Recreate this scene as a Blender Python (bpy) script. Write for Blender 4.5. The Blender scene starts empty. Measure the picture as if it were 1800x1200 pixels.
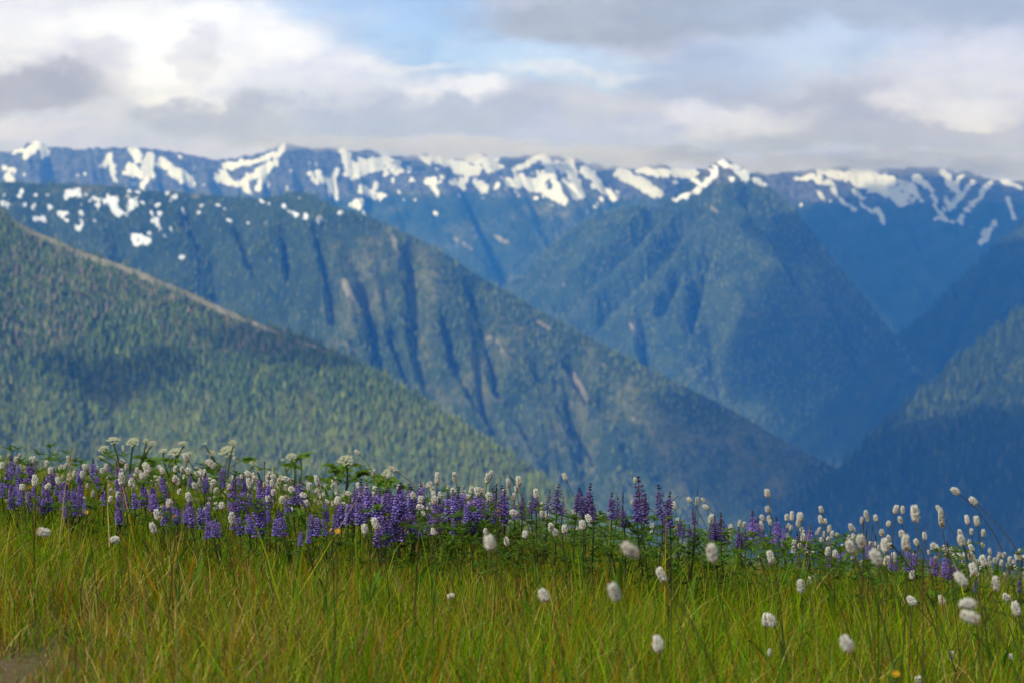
import bpy, math, random
import numpy as np
from mathutils import Vector, Matrix, Euler
R = math.radians
rng = np.random.default_rng(11)
random.seed(11)
sc = bpy.context.scene
col = sc.collection

# ------------------------------------------------------------------ camera
LENS, FPX = 85.0, 1800 * 85.0 / 36.0
CZ = 1.0                                   # height of the lens above the world's zero
HOR = 390.0                                # row of the true horizon
PITCH = math.atan((600 - HOR) / FPX)
cam_d = bpy.data.cameras.new('camera')
cam = bpy.data.objects.new('camera', cam_d)
col.objects.link(cam)
cam.location = (0, 0, CZ)
cam.rotation_euler = (math.pi / 2 - PITCH, 0, 0)
cam_d.lens, cam_d.sensor_width = LENS, 36.0
cam_d.clip_start, cam_d.clip_end = 0.1, 90000
cam_d.dof.use_dof = True
cam_d.dof.focus_distance = 7.1
cam_d.dof.aperture_fstop = 7.2
sc.camera = cam

# ------------------------------------------------------------------ sun, exposure
SUN = Vector((-0.60, -0.34, 0.72)).normalized()        # towards the sun
sun_d = bpy.data.lights.new('sun', 'SUN')
sun_d.energy, sun_d.angle, sun_d.color = 4.0, R(1.0), (1.0, 0.975, 0.935)
sun = bpy.data.objects.new('sun', sun_d)
col.objects.link(sun)
sun.rotation_euler = SUN.to_track_quat('Z', 'Y').to_euler()
sc.view_settings.view_transform = 'Standard'
sc.view_settings.look = 'None'
sc.view_settings.exposure = 0.0
sc.view_settings.gamma = 1.0
sc.view_settings.use_curve_mapping = False
sc.render.engine = 'CYCLES'
cy = sc.cycles
cy.use_denoising = True
cy.max_bounces, cy.diffuse_bounces, cy.glossy_bounces = 6, 3, 2
cy.transmission_bounces, cy.transparent_max_bounces, cy.volume_bounces = 3, 8, 1
cy.caustics_reflective = cy.caustics_refractive = False
cy.sample_clamp_indirect = 4.0


def ray(px, py):
    """direction of a pixel of the 1800 x 1200 picture, scaled to y = 1"""
    u, v = (px - 900) / FPX, -(py - 600) / FPX
    c, s = math.cos(PITCH), math.sin(PITCH)
    y = c + v * s
    return u / y, (v * c - s) / y


def at(px, py, d):
    x, z = ray(px, py)
    return np.array((x * d, d, CZ + z * d))


def pix(p):
    c, s = math.cos(PITCH), math.sin(PITCH)
    x, y, z = p[0], p[1], p[2] - CZ
    f, u = y * c - z * s, y * s + z * c
    return 900 + FPX * x / f, 600 - FPX * u / f


# ------------------------------------------------------------------ sky
STR = 0.1
world = bpy.data.worlds.new('World')
sc.world = world
world.use_nodes = True
wt = world.node_tree
wt.nodes.clear()


class N:
    """small helper for writing node trees"""
    def __init__(s, t): s.t = t
    def new(s, typ, **kw):
        n = s.t.nodes.new(typ)
        for k, v in kw.items(): setattr(n, k, v)
        return n
    def put(s, sock, v):
        if hasattr(v, 'is_output') or isinstance(v, bpy.types.NodeSocket): s.t.links.new(v, sock)
        else: sock.default_value = v
    def m(s, op, a, b=None, c=None, clamp=False):
        n = s.new('ShaderNodeMath', operation=op, use_clamp=clamp)
        for i, v in enumerate((a, b, c)):
            if v is not None: s.put(n.inputs[i], v)
        return n.outputs[0]
    def mix(s, f, a, b, mode='MIX'):
        n = s.new('ShaderNodeMix', data_type='RGBA', blend_type=mode)
        n.clamp_factor = True
        s.put(n.inputs[0], f); s.put(n.inputs[6], a); s.put(n.inputs[7], b)
        return n.outputs[2]
    def noise(s, vec, scale, detail=5, rough=0.55, out=0, lac=2.0):
        n = s.new('ShaderNodeTexNoise')
        if vec is not None: s.t.links.new(vec, n.inputs['Vector'])
        n.inputs['Scale'].default_value = scale
        n.inputs['Detail'].default_value = detail
        n.inputs['Roughness'].default_value = rough
        return n.outputs[out]
    def step(s, v, lo, hi, a=0.0, b=1.0):
        n = s.new('ShaderNodeMapRange', interpolation_type='SMOOTHSTEP')
        s.put(n.inputs[0], v)
        for i, q in enumerate((lo, hi, a, b)): n.inputs[i + 1].default_value = q
        return n.outputs[0]


def srgb(r, g, b, k=1.0):
    f = lambda c: (c / 255 / 12.92) if c / 255 <= 0.04045 else ((c / 255 + 0.055) / 1.055) ** 2.4
    return (f(r) * k, f(g) * k, f(b) * k, 1)


HAZE_C, HAZE_D = (0.05, 0.28, 1.0), 1.1e-4
HAZE_TOP, HAZE_END = 540.0, 17500.0


def through(rgb, vz):
    """cloud colour before the blue air in front of it"""
    L = min(HAZE_END, HAZE_TOP / max(vz, 1e-3))
    out = []
    for c, k, S in zip(srgb(*rgb), HAZE_C, (.55, .55, .60)):
        T = math.exp(-k * HAZE_D * L)
        out.append(max(0.02, (c - S * (1 - T)) / T) / STR)
    return (*out, 1)


def build_sky():
    n = N(wt)
    out = n.new('ShaderNodeOutputWorld')
    bg = n.new('ShaderNodeBackground')
    bg.inputs['Strength'].default_value = STR
    wt.links.new(bg.outputs[0], out.inputs[0])
    sky = n.new('ShaderNodeTexSky', sky_type='NISHITA')
    sky.sun_disc = False
    sky.sun_elevation = math.asin(SUN.z)
    sky.sun_rotation = math.atan2(SUN.x, SUN.y)
    sky.altitude = 1600
    sky.air_density, sky.dust_density, sky.ozone_density = 1.0, 0.6, 1.0
    tc = n.new('ShaderNodeTexCoord')
    d = tc.outputs['Generated']
    sep = n.new('ShaderNodeSeparateXYZ')
    wt.links.new(d, sep.inputs[0])
    # clouds over the whole sky, on a flat layer seen in perspective
    den = n.m('ADD', n.m('MAXIMUM', sep.outputs[2], 0.0), 0.16)
    cmb = n.new('ShaderNodeCombineXYZ')
    n.put(cmb.inputs[0], n.m('DIVIDE', sep.outputs[0], den))
    n.put(cmb.inputs[1], n.m('DIVIDE', sep.outputs[1], den))
    lay = n.noise(cmb.outputs[0], 0.9, 6, 0.58)
    cover = n.step(lay, 0.42, 0.60)
    tone = n.noise(cmb.outputs[0], 1.7, 5, 0.6)
    cl = n.mix(n.step(tone, 0.35, 0.65), srgb(168, 178, 200, 1 / STR), srgb(228, 228, 232, 1 / STR))
    c = n.mix(cover, sky.outputs[0], cl)
    # ragged coordinates for the cloud masses over the range
    mp = n.new('ShaderNodeMapping')
    wt.links.new(d, mp.inputs[0])
    mp.inputs['Scale'].default_value = (1, 1, 1.7)
    w1 = n.noise(mp.outputs[0], 15, 8, 0.62, out=1)
    sw = n.new('ShaderNodeSeparateColor')
    wt.links.new(w1, sw.inputs[0])
    ux = n.m('ADD', sep.outputs[0], n.m('MULTIPLY', n.m('SUBTRACT', sw.outputs[0], 0.5), 0.075))
    uz = n.m('ADD', sep.outputs[2], n.m('MULTIPLY', n.m('SUBTRACT', sw.outputs[1], 0.5), 0.042))
    billow = n.noise(mp.outputs[0], 30, 9, 0.64)
    bil = n.m('MULTIPLY', n.m('SUBTRACT', billow, 0.5), 1.25)

    def blob(c, px, py, rx, ry, rgb, amt=1.0, lo=0.25, hi=0.75, rag=1.0):
        vx, vz = ray(px, py)
        col_ = through(rgb, vz)
        k = 1 / math.sqrt(1 + vx * vx + vz * vz)
        a = n.m('DIVIDE', n.m('SUBTRACT', ux, vx * k), rx / FPX)
        b = n.m('DIVIDE', n.m('SUBTRACT', uz, vz * k), ry / FPX)
        q = n.m('ADD', n.m('MULTIPLY', a, a), n.m('MULTIPLY', b, b))
        g = n.m('EXPONENT', n.m('MULTIPLY', q, -0.7))
        g = n.m('MULTIPLY_ADD', bil, rag, g)
        f = n.step(g, lo, hi, 0, amt)
        return n.mix(f, c, col_)
    B = [
        (900, 150, 1700, 300, (201, 207, 223), 1.0, .02, .3, .2),     # pale veil over the range
        (640, 55, 230, 95, (172, 204, 240), 1.0, .22, .7, .45),      # blue gaps
        (880, 105, 200, 45, (190, 216, 243), 0.9, .25, .8, .6),
        (1080, 125, 190, 28, (198, 219, 240), 0.8, .25, .8, .6),
        (1420, 90, 180, 50, (192, 212, 238), 0.8, .25, .8, .6),
        (1100, 22, 300, 55, (172, 185, 205), 0.95, .2, .8, .5),       # grey deck above
        (1550, 10, 330, 40, (172, 188, 212), 0.8, .2, .8, .5),
        (1270, 140, 130, 60, (176, 192, 220), 0.7, .25, .8, .7),
        (190, 70, 330, 120, (238, 238, 241), 1.0, .12, .8, .6),       # sunlit cumulus
        (120, 110, 120, 60, (222, 222, 231), 0.7, .2, .9, 1.0),
        (405, 95, 165, 92, (246, 246, 247), 1.0, .32, .62, .55),
        (240, 35, 95, 45, (252, 252, 251), 0.85, .3, .75, .9),
        (285, 95, 75, 42, (251, 251, 250), 0.9, .3, .75, .8),
        (205, 112, 55, 42, (214, 214, 223), 0.7, .3, .8, .9),
        (352, 78, 34, 48, (222, 222, 230), 0.65, .3, .8, .9),
        (30, 50, 90, 60, (244, 244, 246), 0.7, .2, .9, .9),
        (560, 165, 170, 70, (222, 224, 232), 0.9, .25, .75, .7),
        (80, 165, 140, 42, (180, 183, 197), 0.95, .25, .7, .6),       # shaded bases
        (400, 205, 150, 34, (186, 191, 204), 0.85, .25, .75, .7),
        (770, 215, 240, 52, (186, 195, 212), 0.85, .25, .75, .6),
        (1100, 240, 220, 40, (193, 201, 222), 0.7, .25, .75, .6),
        (1480, 215, 200, 62, (182, 190, 208), 0.85, .25, .75, .5),
        (1700, 240, 200, 45, (186, 192, 209), 0.8, .25, .75, .5),
        (1690, 130, 190, 60, (216, 219, 231), 0.85, .25, .75, .6),
        (60, 235, 150, 22, (222, 218, 222), 0.8, .25, .75, .6),
        (660, 118, 120, 12, (236, 237, 243), 0.75, .2, 1.0, .9),      # bright edges
        (805, 160, 70, 22, (241, 241, 244), 0.9, .15, .9, .9),
        (1000, 128, 170, 11, (230, 233, 240), 0.7, .15, 1.0, .9),
        (1280, 205, 140, 24, (230, 231, 238), 0.85, .12, .95, 1.0),
        (1650, 185, 110, 26, (226, 226, 233), 0.85, .25, .75, .7),
        (500, 262, 500, 18, (208, 208, 219), 0.85, .25, .8, .3),
        (1300, 285, 600, 20, (198, 204, 222), 0.8, .25, .8, .3),
    ]
    for b in B: c = blob(c, *b)
    mp2 = n.new('ShaderNodeMapping'); wt.links.new(d, mp2.inputs[0])
    mp2.inputs['Scale'].default_value = (1, 1, 2.1)
    fine = n.noise(mp2.outputs[0], 26, 9, 0.62)
    fine2 = n.noise(mp2.outputs[0], 70, 7, 0.6)
    k_ = n.m('ADD', n.step(fine, .30, .70, .95, 1.11), n.step(fine2, .3, .7, -.035, .035))
    cc = n.new('ShaderNodeVectorMath', operation='SCALE')
    wt.links.new(c, cc.inputs[0]); wt.links.new(k_, cc.inputs['Scale'])
    c = cc.outputs[0]
    wt.links.new(c, bg.inputs[0])


build_sky()


# ------------------------------------------------------------------ numeric helpers
def _hash(ix, iy, seed):
    h = (ix.astype(np.int64) * 374761393 + iy.astype(np.int64) * 668265263 + seed * 974711) & 0xffffffff
    h = ((h ^ (h >> 13)) * 1274126177) & 0xffffffff
    return ((h ^ (h >> 16)) & 0xffff) / 65535.0


def vnoise(x, y, seed=0):
    ix, iy = np.floor(x), np.floor(y)
    fx, fy = x - ix, y - iy
    fx, fy = fx * fx * (3 - 2 * fx), fy * fy * (3 - 2 * fy)
    a, b = _hash(ix, iy, seed), _hash(ix + 1, iy, seed)
    c, d = _hash(ix, iy + 1, seed), _hash(ix + 1, iy + 1, seed)
    return (a * (1 - fx) + b * fx) * (1 - fy) + (c * (1 - fx) + d * fx) * fy


def fbm(x, y, seed=0, octv=5, gain=0.5):
    s, a, t = 0, 1, 0
    for i in range(octv):
        s = s + a * vnoise(x * 2 ** i + 17.3 * i, y * 2 ** i - 9.1 * i, seed + i); t += a; a *= gain
    return s / t


def ridged(x, y, seed=0, octv=4, gain=0.5):
    s, a, t = 0, 1, 0
    for i in range(octv):
        s = s + a * (1 - abs(2 * vnoise(x * 2 ** i + 5.7 * i, y * 2 ** i + 3.3 * i, seed + i) - 1)); t += a; a *= gain
    return s / t


def sstep(a, b, x):
    t = np.clip((x - a) / (b - a), 0, 1)
    return t * t * (3 - 2 * t)


def make_mesh(name, V, F, attrs=None, smooth=False):
    """V (n,3); F (m,k) array or a list of such arrays; attrs {name: (n,) or (n,3)} per point"""
    me = bpy.data.meshes.new(name)
    Fs = F if isinstance(F, list) else [F]
    V = np.asarray(V, np.float32)
    lv = np.concatenate([f.reshape(-1) for f in Fs]).astype(np.int32)
    lt = np.concatenate([np.full(len(f), f.shape[1], np.int32) for f in Fs])
    me.vertices.add(len(V)); me.vertices.foreach_set('co', V.reshape(-1))
    me.loops.add(len(lv)); me.loops.foreach_set('vertex_index', lv)
    me.polygons.add(len(lt))
    me.polygons.foreach_set('loop_start', np.concatenate([[0], np.cumsum(lt)[:-1]]).astype(np.int32))
    for k, v in (attrs or {}).items():
        v = np.asarray(v, np.float32)
        if v.ndim == 1:
            a = me.attributes.new(k, 'FLOAT', 'POINT'); a.data.foreach_set('value', v)
        else:
            a = me.attributes.new(k, 'FLOAT_COLOR', 'POINT')
            a.data.foreach_set('color', np.concatenate([v, np.ones((len(v), 1), np.float32)], 1).reshape(-1))
    me.update(calc_edges=True)
    if smooth: me.polygons.foreach_set('use_smooth', np.ones(len(lt), bool))
    me.validate()
    return me


def put(name, me, mat=None, parent=None, **props):
    o = bpy.data.objects.new(name, me)
    col.objects.link(o)
    if mat is not None and not me.materials: me.materials.append(mat)
    if parent is not None: o.parent = parent
    for k, v in props.items(): o[k] = v
    return o


def root(name, loc, label, cat, group=None):
    o = bpy.data.objects.new(name, None)
    col.objects.link(o)
    o.empty_display_size = 0.05
    o.location = loc
    o['label'], o['category'] = label, cat
    if group: o['group'] = group
    return o


def material(name, rough=0.8, spec=0.2):
    m = bpy.data.materials.new(name)
    m.use_nodes = True
    t = m.node_tree
    b = t.nodes['Principled BSDF']
    b.inputs['Roughness'].default_value = rough
    b.inputs['Specular IOR Level'].default_value = spec
    return m, N(t), b


def attr(n, name, out='Fac'):
    a = n.new('ShaderNodeAttribute', attribute_name=name)
    return a.outputs[out]


def leafy(name, trans=0.35, rough=0.55, spec=0.25, gain=1.0):
    """thin plant tissue: colour from the piece's own 'tint', part of the light passes through"""
    m, n, b = material(name, rough, spec)
    c = attr(n, 'tint', 'Color')
    nz = n.noise(n.new('ShaderNodeTexCoord').outputs['Object'], 60, 3)
    c2 = n.mix(n.step(nz, .3, .7, 0, .35), c, (c and (0.05, 0.06, 0.01, 1)), 'MIX') if gain == 1.0 else c
    n.t.links.new(c2, b.inputs['Base Color'])
    tr = n.new('ShaderNodeBsdfTranslucent')
    n.t.links.new(c2, tr.inputs[0])
    mx = n.new('ShaderNodeMixShader')
    mx.inputs[0].default_value = trans
    n.t.links.new(b.outputs[0], mx.inputs[1]); n.t.links.new(tr.outputs[0], mx.inputs[2])
    n.t.links.new(mx.outputs[0], n.t.nodes['Material Output'].inputs[0])
    return m


# ------------------------------------------------------------------ the meadow ground
def ground(x, y):
    x, y = np.asarray(x, float), np.asarray(y, float)
    e = np.maximum(y - (7.75 - 0.85 * np.tanh(x * .9 + .1) + 0.7 * sstep(.7, 1.7, x)), 0)
    roll_ = 0
    roll = np.where(e < 6.5, 0.030 * e * e, 0.030 * 6.5 ** 2 + 0.39 * (e - 6.5))
    z = -0.75 - 0.05 * y - roll - 0.09 * np.clip(x, -6, 6) - 0.04 * (x - np.clip(x, -6, 6))
    z = z + 4.9 * np.exp(-((x + 9.6) / 3.6) ** 2 - ((y - 28) / 5.0) ** 2)      # grassy knoll beyond the flowers
    z = z + 0.05 * (fbm(x * 1.3 + 40, y * 1.3 + 40, 3, 4) - 0.5)
    return CZ + z


def grow(a, b, n, p):                       # spacing that widens away from the centre
    t = np.linspace(-1, 1, n)
    return np.where(t < 0, -abs(a) * (abs(t) ** p), b * (abs(t) ** p))


def build_ground():
    xs = np.unique(np.concatenate([np.linspace(-14, 8, 130), grow(3200, 3200, 41, 4)]))
    ys = np.unique(np.concatenate([np.linspace(-1, 40, 200), -np.geomspace(1.5, 60, 12), np.geomspace(41, 1700, 40)]))
    X, Y = np.meshgrid(xs, ys)
    Z = ground(X, Y)
    V = np.stack([X, Y, Z], -1).reshape(-1, 3)
    i = np.arange(len(ys) - 1)[:, None] * len(xs) + np.arange(len(xs) - 1)[None]
    F = np.stack([i, i + 1, i + 1 + len(xs), i + len(xs)], -1).reshape(-1, 4)
    m, n, b = material('soil', 0.95, 0.1)
    tc = n.new('ShaderNodeTexCoord').outputs['Object']
    k1, k2 = n.noise(tc, 2.2, 5), n.noise(tc, 46, 8, .7)
    c = n.mix(n.step(k1, .35, .65), (0.055, 0.075, 0.014, 1), (0.10, 0.085, 0.030, 1))
    c = n.mix(n.step(k2, .35, .7, 0, .45), c, (0.17, 0.15, 0.055, 1))
    # a trodden strip of bare earth at the left
    wv = n.new('ShaderNodeVectorMath', operation='DISTANCE')
    mpp = n.new('ShaderNodeMapping'); n.t.links.new(tc, mpp.inputs[0])
    mpp.inputs['Scale'].default_value = (1 / .22, 1 / 1.0, 0)
    n.t.links.new(mpp.outputs[0], wv.inputs[0]); wv.inputs[1].default_value = (-1.05 / .22, 4.1 / 1.0, 0)
    c = n.mix(n.step(n.m('ADD', wv.outputs['Value'], n.m('MULTIPLY', k2, .4)), .8, 1.3, 1, 0), c, n.mix(k2, (.06, .038, .020, 1), (.22, .15, .085, 1)))
    # the far grassy slope is green turf
    sp = n.new('ShaderNodeSeparateXYZ'); n.t.links.new(tc, sp.inputs[0])
    c = n.mix(n.step(sp.outputs[1], 11, 17), c, n.mix(n.step(n.noise(tc, 1.1, 6), .3, .7), (.06, .09, .014, 1), (.12, .14, .03, 1)))
    n.t.links.new(c, b.inputs['Base Color'])
    bp = n.new('ShaderNodeBump'); bp.inputs['Strength'].default_value = 0.5; bp.inputs['Distance'].default_value = 0.02
    n.t.links.new(k2, bp.inputs['Height']); n.t.links.new(bp.outputs[0], b.inputs['Normal'])
    put('meadow_ground', make_mesh('meadow_ground', V, F, smooth=True), m, kind='structure',
        label='sloping soil of the flower meadow falling away to the valley')


build_ground()

# ------------------------------------------------------------------ mountains
def terrain_mat():
    m, n, b = material('mountain_cover', 0.95, 0.05)
    tc = n.new('ShaderNodeTexCoord').outputs['Object']
    a = n.noise(tc, 0.011, 6, 0.6)
    a2 = n.noise(tc, 0.05, 4, 0.6)
    forest = n.mix(n.step(a, .35, .65), (0.022, 0.040, 0.016, 1), (0.050, 0.075, 0.026, 1))
    rock = n.mix(n.step(a2, .35, .65), (0.048, 0.056, 0.050, 1), (0.150, 0.150, 0.135, 1))
    grass = n.mix(n.step(a2, .3, .7), (0.085, 0.105, 0.028, 1), (0.17, 0.165, 0.06, 1))
    tan = n.mix(n.step(a2, .3, .7), (0.17, 0.155, 0.080, 1), (0.33, 0.30, 0.19, 1))
    jit = n.m('MULTIPLY', n.m('SUBTRACT', a2, 0.5), 0.5)
    jit2 = n.m('MULTIPLY', n.m('SUBTRACT', n.noise(tc, 0.022, 5, 0.6), 0.5), 0.55)
    c = n.mix(n.step(n.m('ADD', attr(n, 'grass'), jit), .35, .6), forest, grass)
    c = n.mix(n.step(n.m('ADD', attr(n, 'rock'), jit2), .35, .65), c, rock)
    c = n.mix(n.step(n.m('ADD', attr(n, 'scree'), jit), .35, .6), c, tan)
    c = n.mix(n.step(n.m('ADD', attr(n, 'snow'), n.m('MULTIPLY', jit2, 1.25)), .44, .54), c, (0.77, 0.83, 0.94, 1))
    n.t.links.new(c, b.inputs['Base Color'])
    bp = n.new('ShaderNodeBump'); bp.inputs['Strength'].default_value = 0.6; bp.inputs['Distance'].default_value = 14
    n.t.links.new(a2, bp.inputs['Height']); n.t.links.new(bp.outputs[0], b.inputs['Normal'])
    return m


MOUNT = terrain_mat()


def strokes_mask(PX, PY, strokes, seed=5, warp=8.0, frag=False):
    """union of soft strokes given by what they cover on the mountainside"""
    m = np.zeros_like(PX)
    wx = PX + warp * 2 * (fbm(PX * .06, PY * .09, seed, 5, .65) - .5)
    wy = PY + warp * 2 * (fbm(PX * .06 + 60, PY * .09, seed + 9, 5, .65) - .5)
    for st in strokes:
        pts, w = st[:-1], st[-1]
        pts = [pts] if len(pts) == 2 else [pts[i:i + 2] for i in range(0, len(pts), 2)]
        if len(pts) == 1: pts = [pts[0], pts[0]]
        x0, x1 = min(p[0] for p in pts) - 40, max(p[0] for p in pts) + 40
        sel = (PX > x0) & (PX < x1)
        if not sel.any(): continue
        ax, ay = wx[sel], wy[sel]
        best = np.full(ax.shape, 1e9)
        for (xa, ya), (xb, yb) in zip(pts[:-1], pts[1:]):
            dx, dy = xb - xa, yb - ya
            L = dx * dx + dy * dy
            t = np.clip(((ax - xa) * dx + (ay - ya) * dy) / L, 0, 1) if L else 0
            best = np.minimum(best, np.hypot(ax - xa - t * dx, ay - ya - t * dy) * (.8 + .5 * vnoise(ax * .16, ay * .22, seed + 3)))
        m[sel] = np.maximum(m[sel], 1 - sstep(w * .25, w * .75, best))
    return m * (-.05 + 2.05 * fbm(PX * .15 + PY * .08, PY * .11, seed + 40, 5, .68)) if frag else m


def smooth_curve(P, n):
    P = np.asarray(P, float)
    t = P[:, 0]
    s = np.linspace(t[0], t[-1], n)
    from numpy import interp
    k = max(1, int(n / 160))
    out = np.stack([s] + [interp(s, t, P[:, i]) for i in range(1, P.shape[1])], 1)
    ker = np.hanning(2 * k + 3); ker /= ker.sum()
    for i in range(1, P.shape[1]):
        out[:, i] = np.convolve(np.pad(out[:, i], k + 1, mode='edge'), ker, 'valid')
    return out


def ridge(name, crest, ns, nt, run, slope, lean, gul, seed, label, rough=1.0, back=900, crest_jit=1.5, rise=.22, fat=1.2,
          snow=None, rock=None, grass=None, scree=None, foot=0.75, cuts=None, near_by=1.0):
    """crest: rows of (pixel x, pixel y, distance). The slope in view falls from the crest along `lean` for `run` metres."""
    C = smooth_curve(crest, ns)
    C[:, 2] *= near_by
    run, back, gul = run * near_by, back * near_by, (gul[0] * near_by, gul[1] * near_by)
    C[:, 1] += crest_jit * 2 * (fbm(C[:, 0] * .06, C[:, 0] * 0, seed, 5, .6) - .5)
    P = np.array([at(*c) for c in C])
    S = np.concatenate([[0], np.cumsum(np.hypot(np.diff(P[:, 0]), np.diff(P[:, 1])))])
    t = np.linspace(0, 1, nt) ** 1.25
    D = np.array(lean, float); D /= np.linalg.norm(D)
    T, SS = np.meshgrid(t * run, S, indexing='ij')
    u = T / run
    # gullies that start a little below the crest and run down the fall line
    env = sstep(0.0, rise, u)
    warp = 60 * (fbm(T / 420, SS / 420, seed + 3, 3) - .5)
    g1 = ridged((SS + warp) / gul[0], T / (gul[0] * 5) + 3, seed + 1, 4)
    g2 = fbm(SS / 150, T / 170, seed + 7, 5) - .5
    dz = -env * gul[1] * 1.15 * np.clip((g1 - .45) / .5, 0, 1) ** 1.6 + env * gul[1] * 0.45 * rough * g2
    prof = slope * (T * (0.80 + 0.28 * np.clip(u / .3, 0, 1)) - foot * run * 0.22 * np.clip(u - .6, 0, 1) ** 2 / .4)
    if cuts:
        qx, qy = pix((P[:, 0][None] + D[0] * T, P[:, 1][None] + D[1] * T, P[:, 2][None] - prof + dz))
        for w_, dep in ((1.0, 1.0), (.5, .6)):
            dz = dz - dep * near_by * cuts[0] * strokes_mask(qx, qy, [(*c[:-1], c[-1] * w_) for c in cuts[1]], seed + 2, 4)
    X = P[:, 0][None] + D[0] * T
    Y = P[:, 1][None] + D[1] * T
    Z = P[:, 2][None] - prof + dz
    # far side
    tb = np.linspace(1, 0.06, 10) * back
    Xb = P[:, 0][None] - D[0] * tb[:, None]
    Yb = P[:, 1][None] - D[1] * tb[:, None]
    Zb = P[:, 2][None] - slope * 0.95 * tb[:, None] + 12 * (fbm(Xb / 120, Yb / 120, seed + 5, 3) - .5)
    X, Y, Z = (np.concatenate(q, 0) for q in ((Xb, X), (Yb, Y), (Zb, Z)))
    nb = len(tb)
    V = np.stack([X, Y, Z], -1)
    PX, PY = pix((X, Y, Z))
    flat = lambda a: a.reshape(-1)
    at_ = {}
    at_['snow'] = flat(strokes_mask(PX, PY, [(*q_[:-1], q_[-1] * fat) for q_ in (snow or [])], seed, 8, True)); at_['scree'] = flat(strokes_mask(PX, PY, scree or [], seed + 1, 3))
    for k, f in (('rock', rock), ('grass', grass)):
        v = f(PX, PY, X, Y, Z) if f else np.zeros_like(PX)
        at_[k] = flat(v)
    rows = nt + nb
    i = np.arange(rows - 1)[:, None] * ns + np.arange(ns - 1)[None]
    F = np.stack([i, i + ns, i + 1 + ns, i + 1], -1).reshape(-1, 4)
    o = put(name, make_mesh(name, V.reshape(-1, 3), F, at_, smooth=True), MOUNT, kind='structure', label=label)
    return dict(V=V[nb:], PX=PX[nb:], PY=PY[nb:], at={k: v.reshape(rows, ns)[nb:] for k, v in at_.items()}, o=o)


# far snowy range, left of the central peak
SNOW_FAR = [
    (66, 251, 46, 270, 13), (70, 255, 80, 270, 15), (22, 270, 36, 263, 9), (6, 296, 24, 300, 7), (14, 312, 22, 322, 13), (42, 310, 6),
    (193, 274, 186, 290, 13), (196, 292, 200, 303, 11), (176, 291, 7), (235, 264, 243, 280, 18), (226, 292, 244, 300, 11),
    (263, 274, 256, 302, 264, 310, 15), (214, 305, 250, 306, 9), (262, 310, 250, 325, 10), (204, 316, 8),
    (283, 284, 300, 300, 320, 311, 335, 324, 14), (341, 333, 6), (392, 292, 420, 290, 450, 285, 478, 272, 9),
    (382, 314, 420, 322, 450, 306, 480, 286, 497, 260, 11), (386, 300, 402, 312, 9), (430, 324, 440, 340, 10),
    (461, 310, 455, 334, 7), (473, 327, 8), (604, 266, 614, 298, 624, 310, 14), (690, 294, 655, 288, 622, 304, 25),
    (676, 276, 690, 290, 12), (540, 305, 553, 320, 8), (556, 304, 580, 325, 590, 338, 10), (592, 300, 578, 340, 8),
    (636, 334, 668, 342, 14), (660, 325, 10), (622, 360, 634, 356, 12), (505, 331, 7), (512, 302, 5),
    (750, 318, 764, 320, 760, 332, 9), (718, 300, 8), (690, 318, 7), (796, 318, 820, 318, 8), (812, 330, 9), (838, 322, 852, 330, 11),
    (762, 276, 800, 290, 840, 300, 15), (800, 300, 830, 306, 10), (820, 276, 868, 284, 14), (866, 300, 880, 292, 10), (850, 286, 862, 304, 9),
    (895, 318, 912, 326, 11), (740, 274, 754, 286, 9), (770, 300, 6), (806, 345, 6), (850, 348, 5), (720, 322, 5), (780, 312, 6),
    (950, 274, 906, 297, 11), (956, 274, 966, 300, 950, 316, 15), (914, 314, 936, 326, 990, 353, 15), (965, 300, 988, 340, 9),
    (1000, 290, 1008, 320, 1014, 342, 20), (976, 284, 986, 302, 10), (1026, 298, 1052, 318, 10), (1046, 328, 1080, 346, 11), (1056, 352, 8),
    (1090, 305, 1120, 320, 1158, 338, 17), (1126, 298, 1166, 306, 15), (1186, 300, 1224, 306, 15), (1186, 320, 9), (1130, 330, 1150, 342, 12),
    (940, 352, 6), (1036, 374, 5), (880, 366, 4), (770, 378, 764, 372, 6), (728, 350, 5), (700, 340, 4), (640, 372, 5), (590, 352, 5), (1115, 372, 5),
]
for _ in range(70):
    _x = random.uniform(690, 1090)
    SNOW_FAR.append((_x, random.uniform(300, 352) + (_x > 950) * 14, random.uniform(2, 6)))
for _ in range(40):
    SNOW_FAR.append((random.uniform(0, 690), random.uniform(275, 345), random.uniform(2, 5)))
TANS = [(800, 420, 830, 440, 6), (870, 415, 890, 428, 7), (770, 372, 5), (650, 440, 5), (700, 400, 6), (930, 340, 5), (960, 345, 6)]
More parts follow.
